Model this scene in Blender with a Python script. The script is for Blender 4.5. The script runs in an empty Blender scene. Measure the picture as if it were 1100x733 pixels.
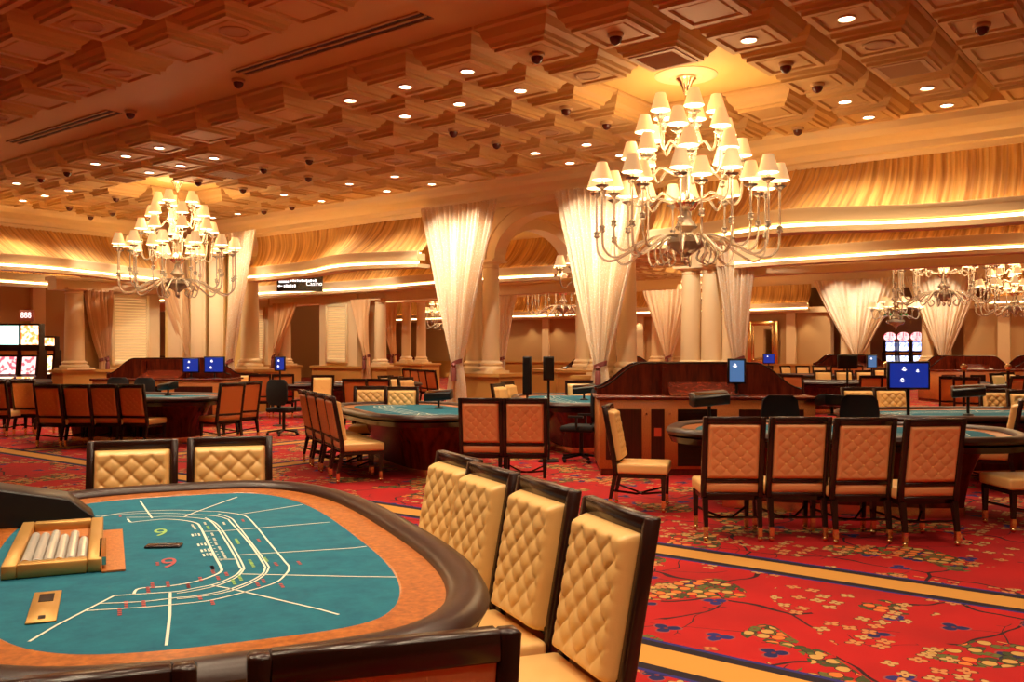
import bpy, bmesh, math, random
from mathutils import Vector, Matrix
random.seed(7)
TH = math.radians(38.1); CT, ST = math.cos(TH), math.sin(TH)
F, HY, EYE = 985.0, 377.0, 1.6
PI = math.pi
# world axes follow the building; the camera stands at (0,0,1.6) and is turned by TH
def RC(X, Y): return (CT*X-ST*Y, ST*X+CT*Y)              # camera-frame floor coordinates -> room
def PD(px, D): return RC((px-550)/F*D, D)
def PZ(px, py, z):                                        # point of the photo lying at height z
    D = (z-EYE)*F/(HY-py); return RC((px-550)/F*D, D)
def rotz(h): return TH-math.radians(h)                    # heading clockwise from camera forward
def lin(c): return tuple(((v/255)/12.92 if v/255 <= .04045 else ((v/255+.055)/1.055)**2.4) for v in c)+(1,)
COL = bpy.context.scene.collection
# ---------------------------------------------------------------- materials
def mat(name, rgb, rough=.6, metal=0, **k):
    m = bpy.data.materials.new(name); m.use_nodes = True
    b = m.node_tree.nodes['Principled BSDF']
    b.inputs['Base Color'].default_value = rgb if len(rgb) == 4 else (*rgb, 1)
    b.inputs['Roughness'].default_value = rough; b.inputs['Metallic'].default_value = metal
    for n, v in k.items():
        b.inputs[n.replace('_', ' ')].default_value = v
    return m
class NT:
    def __init__(s, m): s.t = m.node_tree; s.b = s.t.nodes['Principled BSDF']
    def n(s, typ, **k):
        x = s.t.nodes.new('ShaderNode'+typ)
        for a, v in k.items(): setattr(x, a, v)
        return x
    def put(s, sock, v):
        if isinstance(v, bpy.types.NodeSocket): s.t.links.new(v, sock)
        elif v is not None: sock.default_value = v
    def m(s, op, a, b=None, c=None):
        x = s.n('Math', operation=op)
        for i, v in enumerate((a, b, c)): s.put(x.inputs[i], v)
        return x.outputs[0]
    def vm(s, op, a, b=None):
        x = s.n('VectorMath', operation=op); s.put(x.inputs[0], a)
        if b is not None: s.put(x.inputs[1], b)
        return x.outputs['Value'] if op in ('LENGTH', 'DISTANCE', 'DOT_PRODUCT') else x.outputs[0]
    def mix(s, f, a, b):
        x = s.n('Mix', data_type='RGBA'); s.put(x.inputs[0], f); s.put(x.inputs[6], a); s.put(x.inputs[7], b)
        return x.outputs[2]
    def noise(s, vec, scale, detail=2, rough=.5):
        x = s.n('TexNoise'); s.put(x.inputs['Vector'], vec); x.inputs['Scale'].default_value = scale
        x.inputs['Detail'].default_value = detail; x.inputs['Roughness'].default_value = rough
        return x
    def ramp(s, f, stops):
        x = s.n('ValToRGB'); s.put(x.inputs[0], f); e = x.color_ramp.elements
        while len(e) < len(stops): e.new(.5)
        for q, (p, c) in zip(e, stops): q.position = p; q.color = c
        return x.outputs[0]
    def bump(s, h, strength=.3, dist=.01):
        x = s.n('Bump'); s.put(x.inputs['Height'], h); x.inputs['Strength'].default_value = strength
        x.inputs['Distance'].default_value = dist; s.t.links.new(x.outputs[0], s.b.inputs['Normal'])
def emis(name, rgb, st):
    m = mat(name, rgb, .5); b = m.node_tree.nodes['Principled BSDF']
    b.inputs['Emission Color'].default_value = (*rgb[:3], 1); b.inputs['Emission Strength'].default_value = st
    return m
M = {}
M['cream'] = mat('cream_paint', lin((228, 198, 148)), .45)
M['trimc'] = mat('cream_trim', lin((232, 202, 152)), .4)
M['ceil'] = mat('ceiling_plaster', lin((206, 164, 104)), .6)
M['yellow'] = mat('yellow_plaster', lin((226, 188, 110)), .55)
M['wains'] = mat('gold_wainscot', lin((190, 138, 66)), .45)
M['tan'] = mat('tan_wallpaper', lin((186, 146, 92)), .6)
M['dark'] = mat('dark_wood', lin((44, 22, 16)), .22)
M['black'] = mat('black_plastic', lin((20, 17, 17)), .35)
M['blackf'] = mat('black_fabric', lin((24, 22, 23)), .8)
M['brass'] = mat('brass', lin((240, 208, 150)), .2, 1)
M['gold'] = mat('satin_gold', lin((206, 160, 88)), .42, .6)
M['back'] = emis('glow_backing', (1, .74, .38), .45)
M['chrome'] = mat('polished_nickel', lin((225, 205, 180)), .12, 1)
M['line'] = mat('white_print', lin((226, 232, 214)), .8)
M['red'] = mat('red_print', lin((176, 84, 84)), .8)
M['green'] = mat('green_print', lin((150, 196, 110)), .8)
M['lou'] = mat('cream_louvre', lin((238, 214, 160)), .4)
M['shadow'] = mat('dark_grille', lin((60, 34, 20)), .7)
M['vent'] = mat('vent_paint', lin((190, 150, 105)), .6)
M['cam'] = mat('smoked_dome', lin((90, 36, 26)), .1)
M['tie'] = mat('burgundy_tieback', lin((120, 52, 40)), .6)
M['led'] = emis('warm_led', (1, .76, .38), 7)
M['ledh'] = emis('warm_led_hidden', (1, .64, .24), 13)
M['lamp'] = emis('downlight_lens', (1, .93, .82), 9)
M['chip'] = mat('pale_chips', lin((226, 224, 216)), .5)
M['orange'] = mat('orange_sticker', lin((220, 84, 50)), .6)
M['leafg'] = mat('green_glass', lin((40, 110, 50)), .1)
def wood(name, dark, light, scale, rough=.25, axis=2, stretch=6):
    m = mat(name, dark, rough); t = NT(m); tc = t.n('TexCoord').outputs['Object']
    mp = t.n('Mapping'); t.put(mp.inputs[0], tc)
    sc = [scale]*3; sc[axis] = scale/stretch; mp.inputs['Scale'].default_value = sc
    ns = t.noise(mp.outputs[0], 1, 5, .6)
    c = t.ramp(ns.outputs[0], [(.3, dark), (.7, light)]); t.put(t.b.inputs['Base Color'], c)
    return m
M['mahog'] = wood('mahogany', lin((70, 22, 12)), lin((124, 44, 20)), 14)
M['rib'] = wood('dark_ribbed_veneer', lin((48, 16, 12)), lin((84, 32, 18)), 60, .3, 2, 30)
M['burl'] = wood('burl_rail_wood', lin((146, 74, 26)), lin((206, 124, 56)), 40, .3, 2, 1)
M['burl2'] = wood('orange_burl_panel', lin((168, 92, 42)), lin((222, 142, 76)), 90, .3, 2, 1)
def leather(name, c, rough=.35):
    m = mat(name, c, rough); t = NT(m); tc = t.n('TexCoord').outputs['Object']
    t.bump(t.noise(tc, 140, 2).outputs[0], .12, .004); return m
M['leath'] = leather('cream_leather', lin((248, 200, 126)))
M['leathb'] = leather('tan_back_leather', lin((236, 170, 112)), .38)
M['brownb'] = leather('brown_back_leather', lin((214, 130, 70)), .4)
M['arm'] = leather('dark_armrest_leather', lin((54, 32, 24)), .32)
m = M['felt'] = mat('teal_felt', lin((34, 128, 138)), .95); t = NT(m)
tc = t.n('TexCoord').outputs['Object']; ns = t.noise(tc, 9, 6, .7)
t.put(t.b.inputs['Base Color'], t.ramp(ns.outputs[0], [(.3, lin((10, 92, 118))), (.75, lin((26, 122, 140)))]))
# sheer curtain with woven dots: part of the light passes through
def sheer(name, c, tr, dots):
    m = mat(name, c, .5); t = NT(m); nt = m.node_tree
    t.b.inputs['Sheen Weight'].default_value = .3
    tl = t.n('BsdfTranslucent'); tl.inputs[0].default_value = c
    mx = t.n('MixShader'); mx.inputs[0].default_value = tr
    nt.links.new(t.b.outputs[0], mx.inputs[1]); nt.links.new(tl.outputs[0], mx.inputs[2])
    nt.links.new(mx.outputs[0], nt.nodes['Material Output'].inputs[0])
    if dots:
        tc = t.n('TexCoord').outputs['Object']
        v = t.n('TexVoronoi'); t.put(v.inputs['Vector'], tc); v.inputs['Scale'].default_value = 26
        dd = t.m('LESS_THAN', v.outputs['Distance'], .28)
        col = t.mix(dd, c, lin((255, 250, 238))); t.put(t.b.inputs['Base Color'], col)
    return m
M['sheer'] = sheer('sheer_white_curtain', lin((242, 216, 176)), .25, True)
M['tanc'] = sheer('tan_curtain', lin((232, 186, 128)), .15, False)
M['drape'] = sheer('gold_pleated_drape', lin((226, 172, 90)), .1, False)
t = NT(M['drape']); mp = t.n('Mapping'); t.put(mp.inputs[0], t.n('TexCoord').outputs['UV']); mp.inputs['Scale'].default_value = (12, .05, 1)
t.put(t.b.inputs['Base Color'], t.ramp(t.noise(mp.outputs[0], 1, 3, .6).outputs[0], [(.36, lin((178, 122, 56))), (.62, lin((240, 192, 108)))]))  # dark streaks in the colour stand in for shade in the pleat creases
M['shade'] = mat('lamp_shade', lin((255, 226, 176)), .8)
b = M['shade'].node_tree.nodes['Principled BSDF']; b.inputs['Emission Color'].default_value = (1, .66, .3, 1); b.inputs['Emission Strength'].default_value = .32
M['shadein'] = emis('lit_shade_lining', (1, .84, .55), 2.2)
M['glass'] = mat('clear_blown_glass', lin((255, 240, 220)), .08, 0, IOR=1.45, Transmission_Weight=.68)
M['glass'].node_tree.nodes['Principled BSDF'].inputs['Specular IOR Level'].default_value = .8
M['mirror'] = mat('mirror_glass', (.8, .72, .6), .03, 1)
M['scr'] = emis('blue_screen', lin((14, 36, 120))[:3], .9)
M['scr2'] = emis('pale_blue_screen', lin((70, 110, 160))[:3], .6)
M['scrw'] = emis('white_marks', (1, 1, 1), 1.0)
M['scyan'] = emis('cyan_white_screen', lin((200, 248, 236))[:3], 1.3)
M['swarm'] = emis('warm_reel_screen', (1, .78, .5), 1.5)
M['spink'] = emis('pink_reel_screen', (1, .62, .6), 1.1)
M['svio'] = emis('violet_white_screen', (.7, .78, 1), 1.4)
M['sred'] = emis('red_sign_face', (.35, .07, .03), .2)
# varied pictures on the slot screens
for k in ('swarm', 'spink', 'svio'):
    t = NT(M[k]); tc = t.n('TexCoord').outputs['Object']
    v = t.n('TexVoronoi'); t.put(v.inputs['Vector'], tc); v.inputs['Scale'].default_value = 14
    base = tuple(t.b.inputs['Base Color'].default_value)
    alt = {'swarm': (1, .25, .05, 1), 'spink': (.8, .05, .12, 1), 'svio': (.12, .2, .8, 1)}[k]
    c = t.mix(t.m('GREATER_THAN', t.n('SeparateColor').outputs[0], .5), base, alt)
    sp = t.t.nodes[-2] if False else None
    sc = t.n('SeparateColor'); t.put(sc.inputs[0], v.outputs['Color'])
    c = t.mix(t.m('GREATER_THAN', sc.outputs[0], .62), base, alt); t.put(t.b.inputs['Emission Color'], c)
# patterned casino carpet
def carpet():
    m = mat('red_floral_carpet', (.4, .01, .01), .95); t = NT(m)
    pos = t.n('NewGeometry').outputs['Position']
    sx = t.n('SeparateXYZ'); t.put(sx.inputs[0], pos); x, y = sx.outputs[0], sx.outputs[1]
    col = lin((172, 10, 16))
    dk = lin((132, 2, 4)); ns = t.noise(pos, 1.3, 3)
    col = t.mix(ns.outputs[0], dk, lin((206, 6, 6)))
    wv = t.noise(pos, 1.1, 2); warp = t.vm('ADD', pos, t.vm('MULTIPLY', t.vm('SUBTRACT', wv.outputs['Color'], (.5, .5, .5)), (.8, .8, 0)))
    # branches
    v = t.n('TexVoronoi', feature='DISTANCE_TO_EDGE', voronoi_dimensions='2D'); t.put(v.inputs['Vector'], warp); v.inputs['Scale'].default_value = 1.15
    br = t.m('LESS_THAN', v.outputs[0], .014)
    gate = t.m('GREATER_THAN', t.noise(pos, .9, 0).outputs[0], .42)
    col = t.mix(t.m('MULTIPLY', br, gate), col, lin((46, 6, 14)))
    v = t.n('TexVoronoi', feature='DISTANCE_TO_EDGE', voronoi_dimensions='2D'); t.put(v.inputs['Vector'], t.vm('ADD', warp, (3.3, 1.7, 0))); v.inputs['Scale'].default_value = 2.6
    gate = t.m('GREATER_THAN', t.noise(pos, 1.7, 0).outputs[0], .55)
    col = t.mix(t.m('MULTIPLY', t.m('LESS_THAN', v.outputs[0], .012), gate), col, lin((52, 14, 20)))
    def spots(col, scale, off, rad, gates, thr, cols, petals=0, rim=None, clus=None):
        p = t.vm('ADD', pos, off)
        v = t.n('TexVoronoi', voronoi_dimensions='2D'); t.put(v.inputs['Vector'], p); v.inputs['Scale'].default_value = scale; v.inputs['Randomness'].default_value = .32
        d = t.vm('SUBTRACT', p, v.outputs['Position'])
        s2 = t.n('SeparateXYZ'); t.put(s2.inputs[0], d)
        r = t.m('MULTIPLY', t.vm('LENGTH', t.vm('MULTIPLY', d, (1, 1, 0))), t.m('ADD', .75, t.m('MULTIPLY', t.noise(pos, 14, 1).outputs[0], .5)))
        sc = t.n('SeparateColor'); t.put(sc.inputs[0], v.outputs['Color'])
        R = rad
        if petals:
            ang = t.m('ADD', t.m('ARCTAN2', s2.outputs[1], s2.outputs[0]), t.m('MULTIPLY', sc.outputs[1], 6.28))
            R = t.m('MULTIPLY', t.m('ADD', .45, t.m('MULTIPLY', t.m('ABSOLUTE', t.m('SINE', t.m('MULTIPLY', ang, petals/2))), .7)), rad)
        on = t.m('GREATER_THAN', sc.outputs[0], thr)
        if clus: on = t.m('MULTIPLY', on, t.m('GREATER_THAN', t.noise(t.vm('ADD', pos, (clus[2], 0, 0)), clus[0], 0).outputs[0], clus[1]))
        c = t.mix(t.m('GREATER_THAN', sc.outputs[2], .5), cols[0], cols[1])
        if rim: col = t.mix(t.m('MULTIPLY', on, t.m('LESS_THAN', r, t.m('MULTIPLY', R, 1.18) if petals else rad*1.18)), col, rim)
        col = t.mix(t.m('MULTIPLY', on, t.m('LESS_THAN', r, R)), col, c)
        if petals: col = t.mix(t.m('MULTIPLY', on, t.m('LESS_THAN', r, rad*.2)), col, lin((120, 30, 20)))
        return col
    navy, cream = lin((24, 22, 80)), lin((190, 146, 88))
    col = spots(col, 3.0, (5, 2, 0), .068, 0, .66, (navy, lin((34, 30, 104))), 3, lin((150, 60, 60)))
    gr, og = lin((92, 94, 40)), lin((216, 112, 44))
    col = spots(col, 12, (1, 8, 0), .045, 0, .25, (gr, lin((60, 66, 30))), 2, lin((40, 20, 16)), (1.5, .60, 0))
    col = spots(col, 11, (2, 5, 0), .036, 0, .35, (og, lin((196, 150, 78))), 0, lin((60, 24, 16)), (1.5, .61, 0))
    col = spots(col, 8.5, (4, 1, 0), .042, 0, .50, (cream, lin((196, 124, 70))), 4, lin((90, 40, 20)), (1.3, .52, 9))
    # gold stripes with navy edges
    def stripe(col, co, centres, gate=None):
        d = None
        for c in centres:
            a = t.m('ABSOLUTE', t.m('SUBTRACT', co, c)); d = a if d is None else t.m('MINIMUM', d, a)
        for w, cc in ((.235, lin((40, 34, 110))), (.205, lin((26, 10, 26))), (.13, lin((206, 146, 62)))):
            f = t.m('LESS_THAN', d, w)
            if gate is not None: f = t.m('MULTIPLY', f, gate)
            col = t.mix(f, col, cc)
        return col
    col = stripe(col, x, (-10.5, -12.87, -15.2), t.m('GREATER_THAN', y, 6.7))
    col = stripe(col, y, (6.55, 4.25, 1.95, -.4, 21.4, 23.8))
    t.put(t.b.inputs['Base Color'], col)
    t.bump(t.noise(pos, 300, 2).outputs[0], .25, .004)
    return m
M['carpet'] = carpet()
# ---------------------------------------------------------------- mesh building
class MB:
    def __init__(s): s.v = []; s.f = []; s.mi = []; s.cur = 0; s.T = Matrix()
    def add(s, vs, fs):
        o = len(s.v); s.v += [tuple(s.T @ Vector(v)) for v in vs]
        s.f += [tuple(i+o for i in f) for f in fs]; s.mi += [s.cur]*len(fs); return s
    def box(s, x0, y0, z0, x1, y1, z1):
        return s.add([(x0,y0,z0),(x1,y0,z0),(x1,y1,z0),(x0,y1,z0),(x0,y0,z1),(x1,y0,z1),(x1,y1,z1),(x0,y1,z1)],
                     [(3,2,1,0),(4,5,6,7),(0,1,5,4),(1,2,6,5),(2,3,7,6),(3,0,4,7)])
    def lathe(s, prof, n=20, c=(0,0,0)):
        vs = []; fs = []
        for r, z in prof:
            for k in range(n):
                a = 2*PI*k/n; vs.append((c[0]+r*math.cos(a), c[1]+r*math.sin(a), c[2]+z))
        for i in range(len(prof)-1):
            for k in range(n):
                k2 = (k+1) % n; fs.append((i*n+k, i*n+k2, (i+1)*n+k2, (i+1)*n+k))
        fs.append(tuple(range(n-1, -1, -1))); fs.append(tuple((len(prof)-1)*n+k for k in range(n)))
        return s.add(vs, fs)
    def loft(s, rings, cap=True):
        n = len(rings[0]); vs = [p for r in rings for p in r]; fs = []
        for i in range(len(rings)-1):
            for k in range(n):
                k2 = (k+1) % n; fs.append((i*n+k, i*n+k2, (i+1)*n+k2, (i+1)*n+k))
        if cap: fs.append(tuple(range(n-1, -1, -1))); fs.append(tuple((len(rings)-1)*n+k for k in range(n)))
        return s.add(vs, fs)
    def tube(s, pts, r, n=8, closed=False):
        pts = [Vector(p) for p in pts]; rr = r if isinstance(r, (list, tuple)) else [r]*len(pts)
        rings = []; up = Vector((0, 0, 1)); prev = None
        for i, p in enumerate(pts):
            d = (pts[min(i+1, len(pts)-1)]-pts[max(i-1, 0)])
            if closed: d = pts[(i+1) % len(pts)]-pts[i-1]
            d.normalize()
            a = prev if prev is not None else (up if abs(d.z) < .9 else Vector((1, 0, 0)))
            a = (a-d*a.dot(d)).normalized(); b = d.cross(a); prev = a
            rings.append([tuple(p+(a*math.cos(2*PI*k/n)+b*math.sin(2*PI*k/n))*rr[i]) for k in range(n)])
        if closed: rings.append(rings[0])
        return s.loft(rings, not closed)
    def sweep(s, pts, w, d):                     # rectangular bar along a polyline in the local yz plane at given x
        rings = []
        for x, y, z in pts: rings.append([(x-w/2, y-d/2, z), (x+w/2, y-d/2, z), (x+w/2, y+d/2, z), (x-w/2, y+d/2, z)])
        return s.loft(rings)
    def bar(s, a, b, w, h):
        a, b = Vector(a), Vector(b); d = (b-a).normalized(); up = Vector((0,0,1)) if abs(d.z) < .95 else Vector((0,1,0))
        sd = d.cross(up).normalized()*w/2; u = sd.cross(d).normalized()*h/2
        return s.loft([[tuple(p+q) for q in (-sd-u, sd-u, sd+u, -sd+u)] for p in (a, b)])
    def grid(s, fn, nu, nv, flip=False):
        vs = [fn(i/nu, j/nv) for j in range(nv+1) for i in range(nu+1)]; w = nu+1
        fs = [(j*w+i, j*w+i+1, (j+1)*w+i+1, (j+1)*w+i) for j in range(nv) for i in range(nu)]
        if flip: fs = [f[::-1] for f in fs]
        return s.add(vs, fs)
    def sphere(s, c, r, n=12, sz=1):
        return s.lathe([(max(r*math.sin(PI*i/8), r*.02), -r*sz*math.cos(PI*i/8)) for i in range(9)], n, c)
    def build(s, name, m, parent=None, smooth=False, bevel=0, seg=2, angle=35, uv=None):
        me = bpy.data.meshes.new(name); me.from_pydata(s.v, [], s.f)
        if uv:
            ul = me.uv_layers.new(name='cloth'); wu, lu = uv
            for lp in me.loops: ul.data[lp.index].uv = ((lp.vertex_index % wu)/wu*lu, lp.vertex_index//wu)
        mats = m if isinstance(m, (list, tuple)) else [m]
        for q in mats: me.materials.append(M[q])
        me.polygons.foreach_set('material_index', [min(i, len(mats)-1) for i in s.mi]); me.update()
        bm = bmesh.new(); bm.from_mesh(me)
        if bevel:
            ed = [e for e in bm.edges if len(e.link_faces) == 2 and e.calc_face_angle(0) > math.radians(40)]
            bmesh.ops.bevel(bm, geom=ed, offset=bevel, segments=seg, profile=.5, affect='EDGES')
        if not s_open(s): bmesh.ops.recalc_face_normals(bm, faces=bm.faces)
        if smooth or bevel:
            for f in bm.faces: f.smooth = True
            for e in bm.edges:
                if len(e.link_faces) == 2 and e.calc_face_angle(0) > math.radians(angle if not bevel else 60): e.smooth = False
        bm.to_mesh(me); bm.free()
        o = bpy.data.objects.new(name, me); COL.objects.link(o)
        if parent: o.parent = parent
        return o
def s_open(s): return False
def tag(o, label=None, cat=None, group=None, kind=None):
    if label: o['label'] = label
    if cat: o['category'] = cat
    if group: o['group'] = group
    if kind: o['kind'] = kind
    return o
def empty(name, loc=(0, 0, 0), rz=0):
    o = bpy.data.objects.new(name, None); COL.objects.link(o); o.location = loc; o.rotation_euler = (0, 0, rz); o.empty_display_size = .1
    return o
def at(o, x, y, z=0, rz=0): o.location = (x, y, z); o.rotation_euler = (0, 0, rz); return o
def copy_tree(o, parent=None, deep=True):
    c = o.copy(); COL.objects.link(c)
    if parent: c.parent = parent
    if deep:
        for ch in list(o.children): copy_tree(ch, c)
    return c
class Kit:                                       # first use hands out the original, later uses copies
    def __init__(s, mk): s.mk = mk; s.o = None
    def __call__(s, x, y, z, rz, label, cat, group=None):
        if s.o is None: s.o = s.mk(); c = s.o
        else: c = copy_tree(s.o)
        at(c, x, y, z, rz); tag(c, label, cat)
        if group: c['group'] = group
        elif 'group' in c: del c['group']
        return c
def struct(mb, name, m, **k): return tag(mb.build(name, m, **k), kind='structure')
def bez(pts, n=20):                              # Catmull-Rom through points
    P = [pts[0]]+list(pts)+[pts[-1]]; out = []
    for i in range(1, len(P)-2):
        p0, p1, p2, p3 = (Vector(q) for q in P[i-1:i+3])
        for k in range(n):
            t = k/n; out.append(tuple(.5*((2*p1)+(-p0+p2)*t+(2*p0-5*p1+4*p2-p3)*t*t+(-p0+3*p1-3*p2+p3)*t**3)))
    out.append(tuple(P[-2])); return out
EXPO = 0.6; E_DOWN = 90; E_NEAR = 70; E_HALL = 150; E_WASH = 190; E_CH = 130
# ---------------------------------------------------------------- camera, world
cam = bpy.data.cameras.new('camera'); co = bpy.data.objects.new('camera', cam); COL.objects.link(co)
co.location = (0, 0, EYE); co.rotation_euler = (PI/2, 0, TH); cam.lens = F/1100*36; cam.sensor_width = 36
cam.shift_y = (HY-366.5)/1100; cam.clip_start = .05; cam.clip_end = 300
sc = bpy.context.scene; sc.camera = co
w = bpy.data.worlds.new('world'); sc.world = w; w.use_nodes = True
w.node_tree.nodes['Background'].inputs[0].default_value = (1, .7, .42, 1); w.node_tree.nodes['Background'].inputs[1].default_value = .05
sc.view_settings.view_transform = 'Standard'; sc.view_settings.look = 'None'; sc.view_settings.gamma = 1
sc.view_settings.use_curve_mapping = False; sc.view_settings.exposure = EXPO
cy = sc.cycles; cy.use_denoising = True; cy.max_bounces = 7; cy.diffuse_bounces = 4; cy.glossy_bounces = 3
cy.transmission_bounces = 5; cy.transparent_max_bounces = 6; cy.sample_clamp_indirect = 6; cy.caustics_reflective = False; cy.caustics_refractive = False
# ---------------------------------------------------------------- shell
ZC, ZB, PT = 5.35, 5.05, 1.07                    # flat ceiling, underside of the coffer blocks, pitch
XW, YW = -23.4, 15.0                             # left colonnade line, back colonnade line
XE, YS, YN, XF = 7.0, -6.0, 50.0, -44.0
struct(MB().box(XF, YS, -.1, XE, YN, 0), 'floor', 'carpet')
CH = [(-5.82, 11.25), (-18.1, 11.25)]
def block(mb, cx, cy, h, z0, zb):
    d = z0-zb
    for hs in ([(h, z0), (h, z0-.04), (h-.04, z0-.06), (h-.05, z0-.10), (h-.07, z0-.16), (h-.12, z0-.205), (h-.13, z0-.25), (h-.17, z0-.26), (h-.17, zb),
                (h-.24, zb), (h-.25, zb+.03), (h-.28, zb+.03), (h-.29, zb+.012)],):
        mb.loft([[(cx-a, cy-a, z), (cx-a, cy+a, z), (cx+a, cy+a, z), (cx+a, cy-a, z)] for a, z in hs])
mb = MB(); mb.box(XW-.8, YS, ZC, XE, YW+.6, ZC+.1)
cells = []
ys = [11.25+PT*(k+.5) for k in (-3, -2, -1, 0, 1, 2)]; ys += [6.5-PT*.5-PT*k for k in range(6)]
xs = [-5.82+PT*(k+.5) for k in range(-4, 12)]+[-18.1+PT*(k+.5) for k in range(-5, 4)]+[-11.96, -10.89, -13.03]
xs = sorted(set(round(v, 3) for v in xs if v < XE-.6))
for X in xs:
    for Y in ys:
        if any(abs(X-a) < PT and abs(Y-b_) < PT for a, b_ in CH): continue
        cells.append((X, Y)); block(mb, X, Y, PT/2-.015, ZC, ZB)
struct(mb, 'ceiling', 'ceil')
mb = MB()
for a, b_ in CH: mb.box(a-PT, b_-PT, ZC-.012, a+PT, b_+PT, ZC)
struct(mb, 'trim_4', 'yellow')
# far hall ceiling, aisle ceilings
mb = MB().box(XF, 20.2, ZC, XE, YN, ZC+.1)
for i in range(34):
    for j in range(16):
        X, Y = -34+i*1.1, 22.6+j*1.1
        if any(abs(X-a) < 1.2 and abs(Y-b_) < 1.2 for a, b_ in ((-5.9, 25.8), (-18, 25.8), (-5.9, 35.8), (-18, 35.8))): continue
        mb.loft([[(X-a, Y-a, z), (X-a, Y+a, z), (X+a, Y+a, z), (X+a, Y-a, z)] for a, z in ((.53, ZC), (.5, ZC-.15), (.37, ZC-.26), (.37, ZB), (.28, ZB), (.27, ZB+.03))])
struct(mb, 'ceiling', 'ceil')
struct(MB().box(XF, YW+.6, 4.95, XE, 20.2, 5.05).box(XF, YS, 4.95, XW-.8, YW+.6, 5.05), 'ceiling', 'cream')
struct(MB().box(XF-.2, YS, 0, XF, YN, 5.5), 'wall_left', 'tan')
struct(MB().box(-37.5, YS, 0, -37.3, 19.5, 4.95), 'wall_left', 'tan')
mb = MB()
for y in range(-4, 19, 3): mb.box(-37.3, y-.25, 0, -37.1, y+.25, 4.9)
struct(mb, 'trim_9', 'trimc')
struct(MB().box(XF, YN, 0, XE, YN+.2, 5.5), 'wall_back', 'tan')
struct(MB().box(XE, YS, 0, XE+.2, YN, 5.5), 'wall_right', 'tan')
struct(MB().box(XF, YS-.2, 0, XE, YS, 5.5), 'wall_front', 'tan')
# crown moulding profile (distance from header face, z)
CR = [(.0, 4.60), (.05, 4.60), (.06, 4.68), (.12, 4.70), (.13, 4.80), (.2, 4.86), (.34, 4.92), (.4, 5.0), (.42, 5.1), (.5, 5.14), (.5, 5.2), (.5, 5.34), (0, 5.34)]
def crown_y(mb, y, x0, x1, sgn=-1):
    mb.loft([[(x, y+sgn*d, z) for d, z in CR] for x in (x0, x1)])
def crown_x(mb, x, y0, y1, sgn=1):
    mb.loft([[(x+sgn*d, y, z) for d, z in CR] for y in (y0, y1)])
mb = MB(); crown_y(mb, YW-.05, XW, XE); crown_x(mb, XW+.05, YS, YW)
struct(mb, 'trim_1', 'trimc')
struct(MB().box(XW-.3, YW-.05, 4.62, XE, YW+.5, 5.4).box(XW-.5, YS, 4.62, XW+.05, YW+.5, 5.4), 'wall_back', 'cream')
struct(MB().box(XF, 19.9, 4.62, XE, 20.3, 5.4).box(XF, 41.2, 4.5, XE, 41.6, 5.4), 'wall_back', 'cream')
# ---------------------------------------------------------------- coved valances
def valance(path_top, path_lip, n, zt, zl, label, pleat=.09, back=(0, 1), pole=.4, soffit=True, fascia=.22):
    """pleated drape from a straight header down to a curved lit ledge; functions of t in 0..1, back = unit vector away from hall"""
    bx, by = back
    L = (Vector(path_lip(1))-Vector(path_lip(0))).length
    nu = int(L/pleat*6); root = empty('lit_valance', (*path_lip(.5), zl)); mid = Vector((*path_lip(.5), zl))
    tag(root, label, 'valance')
    def fn(u, v):
        x0, y0 = path_top(u); x1, y1 = path_lip(max(0, min(1, u+.0*v))); x1 += bx*.16; y1 += by*.16
        e = v**1.0; w = .045*abs(math.sin(PI*u*L/pleat))+.014*math.sin(2*PI*u*L/pleat*.37+v*2)
        sag = -.12*math.sin(PI*v)
        return (x0+(x1-x0)*e+bx*(w-sag), y0+(y1-y0)*e+by*(w-sag), zt+(zl+.10-zt)*v)
    mb = MB(); mb.T = Matrix.Translation(-mid); mb.grid(fn, nu, 8)
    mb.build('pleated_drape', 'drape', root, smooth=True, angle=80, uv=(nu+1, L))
    N = 60
    def ring(t):
        x, y = path_lip(t)
        prof = [(.0, zl+.02), (-.02, zl+.05), (-.02, zl+.08), (.06, zl+.08), (.06, zl+.02), (.24, zl+.02), (.24, zl-fascia+.1), (.05, zl-fascia+.1), (.05, zl-fascia+.13), (.0, zl-fascia+.1)]
        return [(x+bx*d, y+by*d, z) for d, z in prof]
    mb = MB(); mb.T = Matrix.Translation(-mid); mb.loft([ring(k/N) for k in range(N+1)]); mb.build('curved_ledge', 'trimc', root, smooth=True)
    def led(d0, d1, z0, z1, name, m):
        mb = MB(); mb.T = Matrix.Translation(-mid)
        mb.loft([[(x+bx*d0, y+by*d0, z0), (x+bx*d1, y+by*d1, z0), (x+bx*d1, y+by*d1, z1), (x+bx*d0, y+by*d0, z1)] for x, y in (path_lip(k/N) for k in range(N+1))])
        mb.build(name, m, root)
    led(.08, .11, zl+.025, zl+.04, 'hidden_light_strip', 'ledh')
    led(.03, .05, zl-fascia+.02, zl-fascia+.07, 'light_strip', 'led')
    if soffit:
        led(.0, pole, zl-fascia-.06, zl-fascia+.02, 'soffit', 'cream')
    return root
def lerp(a, b, t): return a+(b-a)*t
def val_y(x0, x1, y, bulge, ph, label, lip=None, **k):
    lp = (lambda t: (lerp(x0, x1, t), lip(lerp(x0, x1, t)))) if lip else (lambda t: (lerp(x0, x1, t), y-.55-bulge*(.5-.5*math.cos(2*PI*(t*ph[0]+ph[1])))))
    return valance(lambda t: (lerp(x0, x1, t), y-.08), lp, 0, 4.64, 3.70, label, **k)
gs = lambda x, c, w: math.exp(-((x-c)/w)**2)
val_y(-20.3, -13.9, YW, .9, (.75, -.02), 'pleated gold valance over a wavy lit ledge between left corner and arched bay', lip=lambda x: 14.6-.7*gs(x, -15.7, 1.6))
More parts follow.
